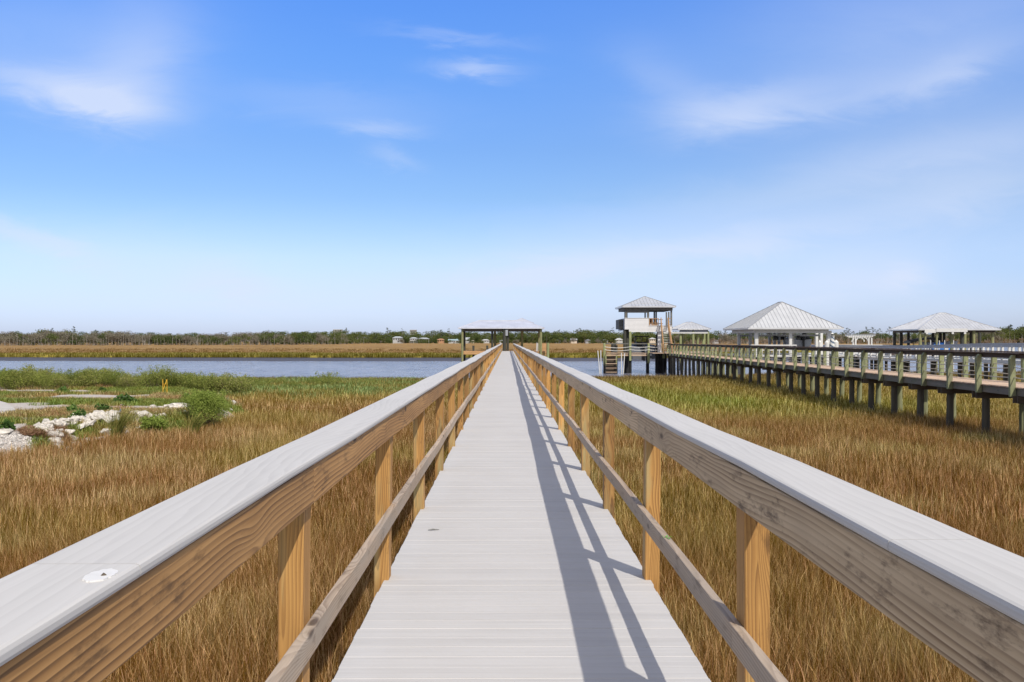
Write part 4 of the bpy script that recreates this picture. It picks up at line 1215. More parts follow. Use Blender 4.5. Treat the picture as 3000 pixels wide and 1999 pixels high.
    mb = MB(); mb.box(XA(1773,dl), XA(1805,dl), dl-.1, dl-.05, -1.2, DECK-.45); mb.build('step_backing', M['darkwood'], T)
    mb = MB(); mb.bar((XA(1774,dl),dl-.5,-1),(XA(1774,dl),dl-.5,DECK-.3),.1,.14); mb.bar((XA(1805,dl),dl-.5,-1),(XA(1805,dl),dl-.5,DECK-.3),.1,.14); mb.build('step_stringer', M['pile_green'], T)
    mb = MB(); mb.box(X(1925), X(1975), d+1, D2, DECK-.1, DECK-.004); mb.build('landing', M['pier_deck'], T)
    # chair on the lookout
    c = thing('deck_chair', 'deck chair with brown cushions on the lookout of the tower boathouse', 'chair', (X(1913), d+1.4, zf-.12))
    cx = X(1913); mb = MB()
    for sx in (-.3,.3):
        for sy in (-.28,.28): mb.bar((cx+sx,d+1.4+sy,zf-.12),(cx+sx,d+1.4+sy,zf+.30),.06)
    mb.bar((cx-.3,d+1.12,zf+.5),(cx-.3,d+1.68,zf+.5),.07); mb.bar((cx+.3,d+1.12,zf+.5),(cx+.3,d+1.68,zf+.5),.07); mb.build('frame', M['white'], c)
    mb = MB(); mb.box(cx-.27,cx+.27,d+1.12,d+1.68,zf+.30,zf+.42,.03); mb.build('seat', M['cushion'], c)
    mb = MB(); mb.box(cx-.27,cx+.27,d+1.66,d+1.78,zf+.43,zf+.95,.03); mb.build('backrest', M['cushion'], c)
    # boat on the lift under the lookout
    boat('lift_boat', 'dark grey centre console boat hanging in the lift under the white tower', Vector((XA(1887,d+1), d+1.2, ZA(1056,d+1))), 5.0, 3.1, 1.75, M['hull_grey'], chine=.10)
    for k, (a, ya, b, yb_) in enumerate(((1751.5,1028,1757.5,1099),(1760.3,1027,1761,1103),(1820.5,1034.5,1821.5,1098.5),(1830,1035.5,1826,1102.5))):
        lab = ['outer leaning white pole beside the water steps', 'upright white pole next to the water steps', 'upright white pole by the dark pilings of the tower', 'white pole leaning toward the dark pilings of the tower'][k]
        a_ = P(a, ya, dl-1.2); b_ = P(b, yb_, dl-1.2); b_ += (b_-a_)*.08
        mb = MB(); mb.tube([b_, a_], .055, 8); tag(mb.build('pvc_pole', M['pvc'], loc=b_), lab, 'pole')
tower()

# ------------------------------------------------------------------ low boathouse behind the tower
def low_boathouse():
    d = 125.0; T = thing('boathouse', 'low boathouse with grey gable end roof right behind the tower stair', 'boathouse', (24.6, d+4, 0))
    x0, x1 = XA(1986,d), XA(2084.6,d); z = ZA(963.6,d)
    add_roof(T, (M['roof_grey'], M['roof_grey']), x0, x1, d, d+8, z, ZA(943,d+2.2)-z, 'y', 3.6, .4, .12)
    mb = MB(); mb.box(x0+.35, x1-.35, d+.35, d+.5, z-.44, z-.122); mb.build('beam', M['trim'], T)
    mb = MB(); mb.box(x0-1.8, x1-.4, d+.2, d+.34, z-.62, z-.445); mb.build('fascia', M['white'], T)
    for px, dd in ((2031,.4),(2044,6.5),(2060,2.5),(2064,6.8),(2075,.4),(2000,6.5),(1994,.6)):
        x = XA(px,d+dd); mb = MB(); mb.tube([(x,d+dd,-1.7),(x,d+dd,z-.3)], .16, 10); mb.build('piling', M['pile_green'], T)
    mb = MB(); mb.box(x0-1, x1, d+.2, d+7.8, DECK-.2, DECK-.01); mb.build('dock', M['pier_deck'], T)
low_boathouse()

# ------------------------------------------------------------------ white boathouse
def white_boathouse():
    d = 95.0; L = 11.0
    T = thing('boathouse', 'large white boathouse with a tall white ribbed pyramid roof', 'boathouse', (29, d+5, 0))
    x0, x1 = XA(2192.5,d), XA(2474,d); z = ZA(960.4,d)
    add_roof(T, (M['roof_white'], M['trim']), x0, x1, d, d+L, z, ZA(884.5,d+4.9)-z, 'y', 1.3, .40, .16)
    xi0, xi1 = XA(2216,d), XA(2437,d)
    mb = MB()
    for y in (d+.75, d+L-.9): mb.box(xi0, xi1, y, y+.15, z-.52, z-.162)
    for x in (xi0, xi1-.15): mb.box(x, x+.15, d+.905, d+L-.905, z-.52, z-.165)
    mb.build('beam', M['white'], T)
    for px, dd, r in ((2218,.8,.17),(2318,.8,.15),(2432,.8,.22),(2257,9.8,.13),(2271,9.8,.13),(2284,9.8,.12),(2301,8,.14),(2395,9.8,.15),(2409,9.8,.14),(2167,9.9,.15),(2200,9.8,.15),(2325,4,.13)):
        x = XA(px,d+dd); mb = MB(); mb.box(x-r, x+r, d+dd, d+dd+2*r, -1.5, z-.30, .02); mb.build('post', M['white'], T)
    mb = MB()
    for yy in (d+3.2, d+7.4): mb.bar((xi0+.2,yy,z-.75),(xi1-.2,yy,z-.75),.16,.2)
    mb.build('lift_beam', M['trim'], T)
    for px, yy in ((2275,7.4),(2292,7.4),(2272,3.2),(2340,3.2)):
        x = XA(px,d+yy); mb = MB(); mb.tube([(x-.2,d+yy,z-1.0),(x+.2,d+yy,z-1.0)], .22, 10); mb.build('lift_motor', M['black'], T)
    mb = MB(); mb.box(xi0-.3, xi0+2.6, d-.6, d+L, DECK-.16, DECK); mb.box(xi1-3.0, xi1+3.2, d-.6, d+L, DECK-.16, DECK); mb.box(xi0+2.6, xi1-3.0, d-.6, d+.7, DECK-.16, DECK-.003)
    mb.build('dock', M['white'], T)
    mb = MB(); zr = ZA(1010,d-.5); xa, xb = XA(2196,d), XA(2330,d)
    mb.box(xa, xb, d-.6, d-.44, zr-.12, zr)
    for k in range(9): x = xa+(xb-xa)*k/8; mb.box(x-.05,x+.05,d-.57,d-.47,DECK,zr-.12)
    mb.box(xa, xb, d-.55, d-.49, DECK+.45, DECK+.55); mb.build('railing', M['white'], T)
    for x in (xi0, xi0+4, xi1-.4, xi1+2.6):
        for y in (d, d+5, d+10): mb = MB(); mb.tube([(x,y,-1.7),(x,y,DECK-.165)], .16, 10); mb.build('piling', M['pile_dark'], T)
    boat('lift_boat', 'pale grey motor boat seen stern on inside the white boathouse', Vector((XA(2355,d+4), d+4.2, ZA(1026,d+4))), 5.5, 1.9, 1.15, M['hull_pale'], 0, False, True)
    # covers and gear on the stern
    c = thing('folded_canopy', 'black folded canopy heaped on the stern of the pale boat', 'boat cover', P(2355, 1000, d+4.6))
    mb = MB()
    for px, py, r in ((2347,988,.30),(2358,985,.45),(2366,992,.36),(2350,995,.4)): 
        q = P(px,py,d+5.0); mb.tube([q+Vector((-r,0,-.1)), q+Vector((0,.1,.12)), q+Vector((r,0,-.12))], [.1,r*.8,.1], 8)
    mb.build('cloth', M['black'], c)
    # white capped pilings and the little lighthouse
    for k, (px, py, w) in enumerate(((2403,996,.13),(2424,997,.22),(2451,996,.24))):
        lab = ['slim white piling inside the right end of the white boathouse', 'stout white capped piling beside the striped lighthouse', 'stout white capped piling standing free of the white boathouse'][k]
        q = P(px, py, d-1.0); mb = MB(); mb.tube([(q.x,q.y,-1.5),(q.x,q.y,q.z-.22),(q.x,q.y,q.z)], [w,w,.03], 14)
        tag(mb.build('white_piling', M['pvc'], loc=(q.x,q.y,0)), lab, 'piling')
    b = P(2440, 1008.5, d-.9); h = 1.14
    T2 = thing('lighthouse_ornament', 'small blue and white spiral striped lighthouse ornament at the dock corner', 'ornament', (b.x, b.y, DECK))
    Hh = ZA(976, d-.9)-DECK-.32; n = 28; mm = 26
    body = MB(); 
    vs = []; fs = []; mi = []
    for j in range(mm+1):
        t = j/mm; r = .40-.23*t
        for k in range(n): a = 6.283*k/n; vs.append((b.x+r*math.cos(a), b.y+r*math.sin(a), DECK+Hh*t))
    for j in range(mm):
        for k in range(n): fs.append((j*n+k, j*n+(k+1)%n, (j+1)*n+(k+1)%n, (j+1)*n+k)); mi.append(1 if ((k/n*2 + j/mm*4.2) % 1) < .42 else 0)
    body.add(vs, fs); o = body.build('tower', [M['pvc'], M['blue_stripe']], T2)
    o.data.polygons.foreach_set('material_index', mi)
    mb = MB(); z = DECK+Hh
    mb.tube([(b.x,b.y,z),(b.x,b.y,z+.05)], .24, 16); mb.tube([(b.x,b.y,z+.22),(b.x,b.y,z+.36)], [.17,.02], 12); mb.build('lantern_roof', M['pvc'], T2)
    mb = MB(); mb.tube([(b.x,b.y,z+.05),(b.x,b.y,z+.22)], .12, 12); mb.build('lantern', M['glass'], T2)
M['blue_stripe'] = plain('slate_blue_paint', (.08,.12,.18), .5, .1, 4)
white_boathouse()

# ------------------------------------------------------------------ white pier with grey rails, pergola terrace
def white_pier():
    T = thing('pier', 'white pier with flat grey handrails ramping up beyond the rope railed pier', 'pier', (33.5, 80, 0))
    ax = [(30.0,46),(31.6,58),(32.6,65),(33.7,73),(34.3,85),(35.4,100),(36.2,113)]
    dz = {46:1.18,58:1.24,65:1.28,73:1.40,85:1.555,100:1.58,113:1.57}
    W = 1.9
    mb = MB(); rl = MB(); bd = MB(); ps = []
    for (xa, ya), (xb, yb_) in zip(ax, ax[1:]):
        za, zb = EYE-dz[ya], EYE-dz[yb_]
        vs = []
        for x, y, z in ((xa,ya,za),(xb,yb_,zb)):
            vs += [(x,y,z),(x+W,y,z),(x+W,y,z-.24),(x,y,z-.24)]
        mb.add(vs, [(0,1,5,4),(1,2,6,5),(2,3,7,6),(3,0,4,7),(3,2,1,0),(4,5,6,7)])
        for o in (.05, W-.05):
            rl.bar((xa+o,ya,za+1.07),(xb+o,yb_,zb+1.07),.16,.05); rl.bar((xa+o-.03,ya,za+.93),(xb+o-.03,yb_,zb+.93),.045,.21)
            bd.bar((xa+o,ya,za+.10),(xb+o,yb_,zb+.10),.04,.09); bd.bar((xa+o,ya,za+.42),(xb+o,yb_,zb+.42),.04,.09)
        n = max(1, round((yb_-ya)/1.9))
        for k in range(n):
            t = k/n
            for o in (.05, W-.05): ps.append((xa+(xb-xa)*t+o, ya+(yb_-ya)*t, za+(zb-za)*t))
    mb.build('decking', M['white'], T); rl.build('top_rail', M['greyrail'], T); bd.build('lower_rail', M['white'], T)
    p = MB(); p.box(-.075,.075,-.075,.075,-.15,.93,.01); first = p.build('post', M['white'], T, loc=(0,0,0))
    for i, (x, y, z) in enumerate(ps):
        o = first if i == 0 else first.copy()
        if i: COL.objects.link(o); o.parent = T
        o.location = Vector((x, y, z)) - T.location
    p = MB(); p.tube([(0,0,-4.2),(0,0,0)], .14, 10); first = p.build('piling', M['pile'], T, loc=(0,0,0)); k = 0
    for (xa, ya), (xb, yb_) in zip(ax, ax[1:]):
        for j in range(max(1, round((yb_-ya)/3))):
            t = j/max(1, round((yb_-ya)/3))
            for o_ in (.25, W-.25):
                o = first if k == 0 else first.copy()
                if k: COL.objects.link(o); o.parent = T
                o.location = Vector((xa+(xb-xa)*t+o_, ya+(yb_-ya)*t, EYE-dz[ya]+(dz[ya]-dz[yb_])*t-.25)) - T.location; k += 1
    # terrace
    zt = EYE-1.57; T2 = thing('dock_terrace', 'white railed terrace carrying the pergola at the end of the white pier', 'dock', (41.5, 117, 0))
    mb = MB(); mb.box(36.3, 47.2, 113.05, 121, zt-.25, zt-.004); mb.build('decking', M['white'], T2)
    mb = MB(); mb.box(36.3, 47.2, 113.1, 113.26, zt+.98, zt+1.08); mb.box(36.3, 47.2, 113.15, 113.2, zt+.1, zt+.2)
    for k in range(8): x = 36.4+1.53*k; mb.box(x-.06, x+.06, 113.12, 113.24, zt, zt+.98)
    mb.build('railing', M['white'], T2)
    for k in range(5):
        for y in (113.5, 120):
            mb = MB(); x = 37+2.4*k; mb.tube([(x,y,-1.7),(x,y,zt-.25)], .16, 10); mb.build('piling', M['pile_dark'], T2)
    # pergola
    dp = 116.0; T3 = thing('pergola', 'white arched pergola standing alone on the terrace at the end of the white pier', 'pergola', (XA(2527,dp), dp, zt))
    za, zb = ZA(990,dp), ZA(984,dp)
    for px, yy in ((2501,1.3),(2508.5,0),(2547,0),(2555.5,1.3)):
        x = XA(px,dp+yy); mb = MB(); mb.box(x-.08,x+.08,dp+yy-.08,dp+yy+.08,zt,za,.01); mb.build('post', M['pvc'], T3)
    mb = MB()
    for yy in (0,1.3):
        xl, xr = XA(2490,dp), XA(2565,dp)
        mb.add([(xl,dp+yy-.04,zb),(xr,dp+yy-.04,zb),(xr-.5,dp+yy-.04,za+.02),(xl+.5,dp+yy-.04,za+.02),(xl,dp+yy+.04,zb),(xr,dp+yy+.04,zb),(xr-.5,dp+yy+.04,za+.02),(xl+.5,dp+yy+.04,za+.02)],
               [(0,1,2,3),(7,6,5,4),(0,4,5,1),(1,5,6,2),(2,6,7,3),(3,7,4,0)])
        a, b = XA(2509,dp), XA(2546,dp)               # curved braces
        for s, x in ((1,a),(-1,b)):
            pts = [(x+s*.5*(1-math.cos(t)), dp+yy, za-.5+.5*math.sin(t)) for t in [i*1.571/6 for i in range(7)]]
            for p_, q_ in zip(pts, pts[1:]): mb.bar(p_, q_, .06, .12)
    mb.build('beam', M['pvc'], T3)
    mb = MB()
    for k in range(11): x = XA(2493,dp)+(XA(2562,dp)-XA(2493,dp))*k/10; mb.box(x-.025,x+.025,dp-.45,dp+1.75,zb+.004,zb+.14)
    mb.build('rafter', M['pvc'], T3)
white_pier()

# ------------------------------------------------------------------ right boathouse
def green_boathouse():
    d = 105.0; T = thing('boathouse', 'boathouse with grey ribbed hip roof on thick green pilings, boat below', 'boathouse', (50.2, d+4, 0))
    x0, x1 = XA(2693,d), XA(2937.5,d); z = ZA(964.4,d); L = 8.5
    add_roof(T, (M['roof_grey'], M['roof_grey']), x0, x1, d, d+L, z, ZA(916.5,d+4.2)-z, 'x', .8, .38, .13)
    mb = MB()
    for y in (d+.5, d+L-.65): mb.box(x0+.4, x1-.4, y, y+.15, z-.35, z-.132)
    for x in (x0+.4, x1-.55): mb.box(x, x+.15, d+.655, d+L-.655, z-.35, z-.134)
    mb.build('beam', M['darkwood'], T)
    mb = MB(); mb.box(XA(2711,d), XA(2744,d), d-.1, d+.0, z-.42, z-.07); mb.box(XA(2744,d)+.003, XA(2836,d), d-.16, d-.06, z-.32, z+.06)
    for px in (2714,2790,2826): mb.box(XA(px,d), XA(px+6,d), d-.14, d-.04, z-.55, z-.33)
    mb.build('fascia', M['white'], T)
    for px, dd, r, mk_ in ((2698.5,.5,.165,0),(2713.5,.2,.11,0),(2747,.2,.11,0),(2791,1,.17,0),(2822,.4,.2,1),(2829,.4,.19,0),(2848.5,2.5,.17,1),(2856,.5,.17,0),(2873.5,7.6,.17,1),(2911,.8,.17,0),(2623,7.9,.17,1),(2643,7.9,.17,1),(2664,7.9,.16,1),(2758,7.6,.16,1),(2769,7.6,.15,1),(2736,7.6,.15,1)):
        x = XA(px,d+dd); mb = MB(); mb.tube([(x,d+dd,-1.7),(x,d+dd,z-.14)], r, 12); mb.build('piling', M['pile_dark'] if mk_ else M['pile_house'], T)
    mb = MB(); mb.box(x0, x0+1.6, d+.2, d+L, DECK-.22, DECK-.02); mb.box(x1-3.5, x1, d+.2, d+L, DECK-.22, DECK-.02); mb.build('dock', M['pier_deck'], T)
    B = boat('pontoon_boat', 'boat with a long black bimini top under the green piling boathouse', Vector((XA(2720,d+3), d+3.4, ZA(1024,d+3))), 3.6, 2.2, .8, M['hull_pale'], R(-90)+0, False, False)
    mb = MB(); pts = [(2670,1000.5),(2690,995),(2712,991),(2735,988.5),(2757,991),(2760,993)]
    for s in (0, 1):
        pass
    up = [P(a,b,d+2.6) for a,b in pts]; vs = []
    for p in up: vs += [p, p+Vector((0,1.9,0)), p+Vector((0,1.9,-.20)), p+Vector((0,0,-.20))]
    n = 4; mb.add(vs, [(i*n+k,i*n+(k+1)%n,(i+1)*n+(k+1)%n,(i+1)*n+k) for i in range(len(up)-1) for k in range(n)]+[(3,2,1,0),tuple((len(up)-1)*n+k for k in range(n))])
    mb.build('bimini_top', M['black'], B)
    mb = MB()
    for a, b in (((2671,1002),(2682,1012)),((2690,998),(2676,1012)),((2712,993),(2722,1012)),((2735,991),(2722,1012)),((2757,995),(2744,1012))):
        for yy in (2.7,4.4): mb.bar(P(*a,d+yy), P(*b,d+yy), .04)
    mb.build('bimini_frame', M['black'], B)
    T2 = thing('covered_boat', 'boat wrapped in bright blue cover beside the black bimini', 'boat', (XA(2755,d+1.8), d+1.8, DECK-.2))
    mb = MB(); q = lambda px, py, yy: P(px, py, d+yy)
    rows_ = []
    for yy, k in ((1.0,.3),(1.5,1),(2.4,1),(3.0,.3)):
        rows_.append([q(2734,1013,yy), q(2740,1010-4*k,yy), q(2752,1008-7*k,yy), q(2757,1006-3*k,yy), q(2771,1008-5*k,yy), q(2773,1013,yy), q(2800,1022,yy), q(2800,1034,yy), q(2736,1034,yy)])
    n = 9; vs = [p for r in rows_ for p in r]
    mb.add(vs, [(i*n+k,i*n+(k+1)%n,(i+1)*n+(k+1)%n,(i+1)*n+k) for i in range(3) for k in range(n)]+[tuple(range(n-1,-1,-1)), tuple(3*n+k for k in range(n))])
    mb.build('cover', M['blue'], T2)
    for k, (px, py) in enumerate(((2729,997),(2755,998),(2770.5,997),(2796.5,997))):
        a = P(px, py, d-.3); mb = MB(); mb.tube([(a.x,a.y,-.5), a], .05, 8)
        tag(mb.build('guide_pole', M['pvc'], loc=(a.x,a.y,0)), 'white boat guide pole ' + ['under the bimini', 'in front of the blue cover', 'at the end of the blue cover', 'by the open bay of the green boathouse'][k], 'pole')
green_boathouse()
# red ring hung on a dock post between the piers
q = P(2158, 1020, 98); T = thing('life_ring', 'red life ring hung on a white dock post behind the rope railing', 'life ring', (q.x, q.y, DECK))
pts = [(q.x+.22*math.cos(a*.3927), q.y, q.z+.17*math.sin(a*.3927)) for a in range(17)]
mb = MB(); mb.tube(pts, .07, 8, False); mb.build('ring', M['red'], T)
mb = MB(); mb.box(q.x-.08, q.x+.08, q.y+.09, q.y+.25, -1.5, q.z+.3); mb.build('post', M['white'], T)

# ------------------------------------------------------------------ far shore: trees
def tree_mesh(kind):
    rnd = random
    if kind == 'oak':
        h = rnd.uniform(.85, 1.1); w = rnd.uniform(.75, 1.15); lumps = []; st = [([(0,0,-.02),(0,0,.3*h),(.03,0,.6*h)], [.04,.03,.012])]
        for i in range(17):
            a = rnd.uniform(0,6.283); r = .5*w*rnd.random()**.5; z = h*rnd.uniform(.16,.86)*(1-.35*(r/(.5*w))**2)
            lumps.append(((r*math.cos(a), r*math.sin(a), z), rnd.uniform(.13,.24)))
            if i < 5: st.append(([(0,0,.25*h),(r*.6*math.cos(a),r*.6*math.sin(a),z*.8)],[.02,.008]))
        return foliage_mesh('broadleaf_tree', lumps, 3000, .027, st, [M['leaf_oak'], M['bark']], .85)
    if kind == 'grey':
        h = rnd.uniform(.8,1.0); w = rnd.uniform(.6,.9); lumps = []; st = [([(0,0,-.02),(.01,0,.35*h),(.02,.02,.7*h)], [.028,.02,.006])]
        for i in range(10):
            a = rnd.uniform(0,6.283); r = .5*w*rnd.random()**.5; z = h*rnd.uniform(.36,.86)
            lumps.append(((r*math.cos(a), r*math.sin(a), z), rnd.uniform(.17,.26)))
            st.append(([(0,0,.2*h+.2*rnd.random()),(r*.7*math.cos(a),r*.7*math.sin(a),z*.85),(r*math.cos(a),r*math.sin(a),z+.08)],[.013,.009,.003]))
        return foliage_mesh('grey_tree', lumps, 4600, .022, st, [M['leaf_grey'], M['deadbark']], .9)
    if kind == 'pine':
        lumps = []; st = [([(0,0,-.02),(.01,0,.5),(.0,.01,.97)], [.016,.012,.005])]
        for i in range(9):
            a = rnd.uniform(0,6.283); z = rnd.uniform(.66,.98); r = rnd.uniform(.02,.17)*(1.25-z)*2.6
            lumps.append(((r*math.cos(a), r*math.sin(a), z), rnd.uniform(.035,.075))); st.append(([(0,0,z-.06),(r*math.cos(a),r*math.sin(a),z)],[.005,.003]))
        return foliage_mesh('pine_tree', lumps, 14000, .013, st, [M['leaf_pine'], M['bark']], .5)
    if kind == 'dead':
        st = [([(0,0,-.02),(rnd.uniform(-.02,.02),0,.5),(rnd.uniform(-.05,.05),0,1)], [.022,.016,.004])]
        for i in range(rnd.randint(2,6)):
            a = rnd.uniform(0,6.283); z = rnd.uniform(.35,.85); r = rnd.uniform(.06,.2)
            st.append(([(0,0,z),(r*math.cos(a),r*math.sin(a),z+rnd.uniform(.05,.2))],[.011,.003]))
        return foliage_mesh('dead_tree', [], 1, .01, st, [M['leaf_grey'], M['deadbark']])
    if kind == 'brush':
        lumps = []; st = []
        for i in range(8):
            a = rnd.uniform(0,6.283); r = .5*rnd.random(); z = rnd.uniform(.15,.75)
            lumps.append(((r*math.cos(a), r*math.sin(a), z), rnd.uniform(.15,.26))); st.append(([(r*.5*math.cos(a),r*.5*math.sin(a),-.02),(r*math.cos(a),r*math.sin(a),z+.3)],[.02,.006]))
        return foliage_mesh('brown_brush', lumps, 1800, .024, st, [M['leaf_brush'], M['deadbark']], 1)
TV = {k: [tree_mesh(k) for i in range(n)] for k, n in (('oak',6),('grey',5),('pine',4),('dead',6),('brush',4))}
TL = {'oak': ('broadleaf_tree','dense green broadleaf tree in the wood on the far shore','tree','green trees of the far wood'),
      'grey': ('grey_tree','grey leafless tree crown in the far wood behind the marsh','tree','grey leafless trees of the far wood'),
      'pine': ('pine_tree','tall bare stemmed pine rising above the far wood','tree','pines above the far wood'),
      'dead': ('dead_tree','pale dead trunk standing at the front of the far wood','tree','dead trunks in front of the far wood'),
      'brush': ('brown_brush','brown leafless brush at the foot of the far wood','brush','brown brush below the far wood')}
def ttree(kind, px, d, ytop, wide=1.0, lab=None):
    z0 = .1; h = ZA(ytop, d)-z0
    me = random.choice(TV[kind]); nm, l, c, g = TL[kind]
    top = max(v.co.z for v in me.vertices)
    s = h/top; q = wide*random.uniform(.85,1.2)
    o = put(nm, me, (XA(px,d), d, z0), random.uniform(0,6.28), (s*q, s*q, s), lab or l, c, None if lab else g)
    return o
TOP = [(-60,978),(0,979),(20,973),(60,971),(100,979),(125,968),(150,966),(200,966),(230,975),(300,970),(360,970),(430,975),(500,974),(560,976),(620,978),(700,975),(740,972),(790,969),(860,971),(900,969),(960,973),(1000,970),
       (1040,968),(1060,973),(1110,972),(1150,972),(1200,968),(1240,973),(1290,970),(1330,973),(1370,973),(1410,970),(1450,974),(1480,972),(1530,969),(1560,972),(1600,968),(1640,972),(1680,972),(1730,966),(1760,970),(1800,970),(1850,972),(1990,973),(2050,971),(2100,972),(2150,973),(2440,974),(2470,972),(2500,971),(2560,971),(2600,974),(2700,972),(2880,962),(2940,957),(2970,955),(3000,955),(3060,952)]
def dist(px):
    return lerp_poly([(-80,640),(700,690),(1000,840),(1080,1120),(1900,1150),(2000,960),(2500,1010),(2900,1010),(3100,1000)], px)
px = -50
while px < 3060:                                   # back row, leafy
    k = 'oak' if (px > 780 or random.random() < .45) else 'grey'
    if px > 2100 and random.random() < .25: k = 'pine'
    ttree(k, px, dist(px)*1.03+random.uniform(0,40), lerp_poly(TOP, px)+random.uniform(-4.5,2.0), 1.55)
    px += random.uniform(13, 20)
px = -50
while px < 3060:                                   # front row
    if px < 800: k = 'grey' if random.random() < .75 else 'oak'
    elif px < 1000: k = 'oak' if random.random() < .5 else 'grey'
    elif px < 1950: k = 'oak'
    else: k = 'oak' if random.random() < .7 else 'grey'
    low = (1000-lerp_poly(TOP, px))*random.uniform(.08,.42) if 'oak' == k and px > 1000 else random.uniform(1, 8)
    if 1140 < px < 1480 and k == 'oak': low += 4
    ttree(k, px, dist(px)*.985-random.uniform(0,15), lerp_poly(TOP, px)+low, 1.35)
    px += random.uniform(14, 21)
px = -40
while px < 1090:                                   # pale dead trunks in front
    ttree('dead', px, dist(px)*.955-random.uniform(0,10), random.uniform(986, 998) if random.random() < .9 else random.uniform(974,984), .6)
    px += random.uniform(6, 13)
px = 2010
while px < 3050:
    ttree('dead', px, dist(px)*.96, random.uniform(972, 992), .5); px += random.uniform(9, 22)
    ttree('brush', px, dist(px)*.95-random.uniform(0,30), random.uniform(986, 993), 1.6)
px = -40
while px < 1100:
    ttree('brush', px, dist(px)*.95, random.uniform(1001, 1004), 1.8); px += random.uniform(15, 34)
for px, yt, k in ((220,956,'pine'),(287,966,'pine'),(155,961,'pine'),(666,972,'pine'),(1015,960,'pine'),(1137,960,'pine'),(1178,961,'pine'),(1316,961,'pine'),(1292,966,'pine'),(1640,966,'pine'),(1694,961,'pine'),(1796,958,'pine'),(2488,960,'pine'),(2542,957,'pine'),(2560,958,'pine'),(2577,962,'pine'),(2608,957,'pine'),(2960,950,'pine'),(3000,949,'pine')):
    ttree(k, px, dist(px)*1.0, yt, 1.0)

for i in range(60):                                # low garden trees between and before the houses
    px = random.uniform(1090, 1840)
    if any(a+3 < px < b-3 for a, b in ((1151,1178),(1201,1222),(1281,1301),(1314,1345),(1411,1433),(1804,1824))): continue
    ttree('oak' if random.random() < .75 else 'grey', px, 1045-random.uniform(0,20), random.uniform(989, 998), 1.1)

# ------------------------------------------------------------------ far shore: houses
def house(lab, a, b, yt, ye, ybt, wall, roof, wins, dd=0, stilt=False, hip=True, name='house'):
    d = lerp_poly([(1000,1060),(1900,1075),(2000,930)], (a+b)/2)+dd
    x0, x1 = XA(a,d), XA(b,d); z0 = ZA(ybt,d); z1 = ZA(ye,d); zt = ZA(yt,d); dep = max(7, (x1-x0)*.6)
    z0 = max(.2, z0)
    T = thing(name, lab, 'house', ((x0+x1)/2, d, 0))
    mb = MB(); mb.box(x0, x1, d, d+dep, z0 if not stilt else z0+2.2, z1)
    if not stilt: mb.box(x0-.1, x1+.1, d-.1, d+dep+.1, -.3, z0+.3)
    mb.build('wall', wall, T)
    if stilt:
        mb = MB()
        for k in range(5):
            x = x0+.3+(x1-x0-.6)*k/4
            for y in (d+.3, d+dep-.3): mb.bar((x,y,-.2),(x,y,z0+2.21),.3)
        mb.build('stilt', wall, T)
    ov = .6
    if hip: r, s = hip_roof(x0-ov, x1+ov, d-ov, d+dep+ov, z1+.15, max(.8, zt-z1), 'x', max(.5,(x1-x0)-dep*.7), 3.0, .15); r.build('roof', roof, T)
    else:
        mb = MB(); y0, y1 = d-ov, d+dep+ov; ym = (y0+y1)/2
        mb.add([(x0-ov,y0,z1+.05),(x1+ov,y0,z1+.05),(x1+ov,ym,zt),(x0-ov,ym,zt),(x0-ov,y1,z1+.05),(x1+ov,y1,z1+.05)], [(0,1,2,3),(3,2,5,4),(0,3,4),(1,5,2),(0,4,5,1)]); mb.build('roof', roof, T)
    n = wins; zb = z0+2.2 if stilt else z0
    for k in range(n):
        x = x0+(x1-x0)*(k+.5)/n; hh = (z1-zb)
        mb = MB(); mb.box(x-.55, x+.55, d-.06, d-.01, zb+hh*.42, zb+hh*.82); mb.build('window', M['glass'], T)
W_ = M['wall_white'] = plain('white_house_wall', (.43,.43,.42), .8, .06, .3)
M['wall_orange'] = plain('terracotta_wall', (.40,.22,.12), .85, .1, .3); M['wall_grey'] = plain('grey_house_wall', (.34,.34,.34), .85, .1, .3)
M['wall_cream'] = plain('cream_wall', (.58,.50,.40), .85, .08, .3); M['roof_dark'] = plain('slate_roof', (.16,.16,.17), .8, .2, .5); M['roof_pale'] = plain('pale_roof', (.36,.38,.40), .7, .1, .5); M['roof_teal'] = plain('teal_roof', (.30,.40,.42), .7, .1, .5)
house('white two storey house with pale roof, first of the row on the far shore', 1151,1178,986.5,990.5,1001,M['wall_white'],M['roof_pale'],4)
house('brown boat shed in front of the white two storey house', 1164,1180,997,999,1005,M['wall_grey'],M['roof_dark'],2,-12)
house('tall white stilt house on the far shore with hipped roof', 1201,1222,988.8,992.5,1004.5,M['wall_white'],M['roof_pale'],3,0,True)
house('long low white house behind trees with a pale roof', 1227,1256,990,993.5,1001,M['wall_white'],M['roof_pale'],5,0,True)
house('orange terracotta house on the far shore', 1281,1301,992.8,996,1003,M['wall_orange'],M['wall_orange'],3)
house('wide white house with teal roof and a gabled wing', 1314,1333,994,998,1004.5,M['wall_white'],M['roof_teal'],4,0,False,False)
house('small white gabled wing beside the teal roofed house', 1332,1345,993.5,998.5,1004.8,M['wall_white'],M['roof_teal'],1,-4)
house('grey roofed house seen through the end boathouse', 1361,1375,989,996,1002.5,M['wall_white'],M['roof_pale'],3,0,False,False)
house('tiny cream cottage through the end boathouse', 1381,1388,997.5,1000,1004.5,M['wall_cream'],M['wall_cream'],1)
house('low white house through the end boathouse, widest there', 1411,1433,994.5,998,1004.5,M['wall_white'],M['wall_white'],3)
house('small white cottage with grey roof half hidden by the end boathouse post', 1464,1474,996.5,999,1003,M['wall_white'],M['roof_pale'],2)
house('white cottage under bare trees near the tower side of the far shore', 1627,1642,996,998.5,1003.5,M['wall_white'],M['roof_dark'],3)
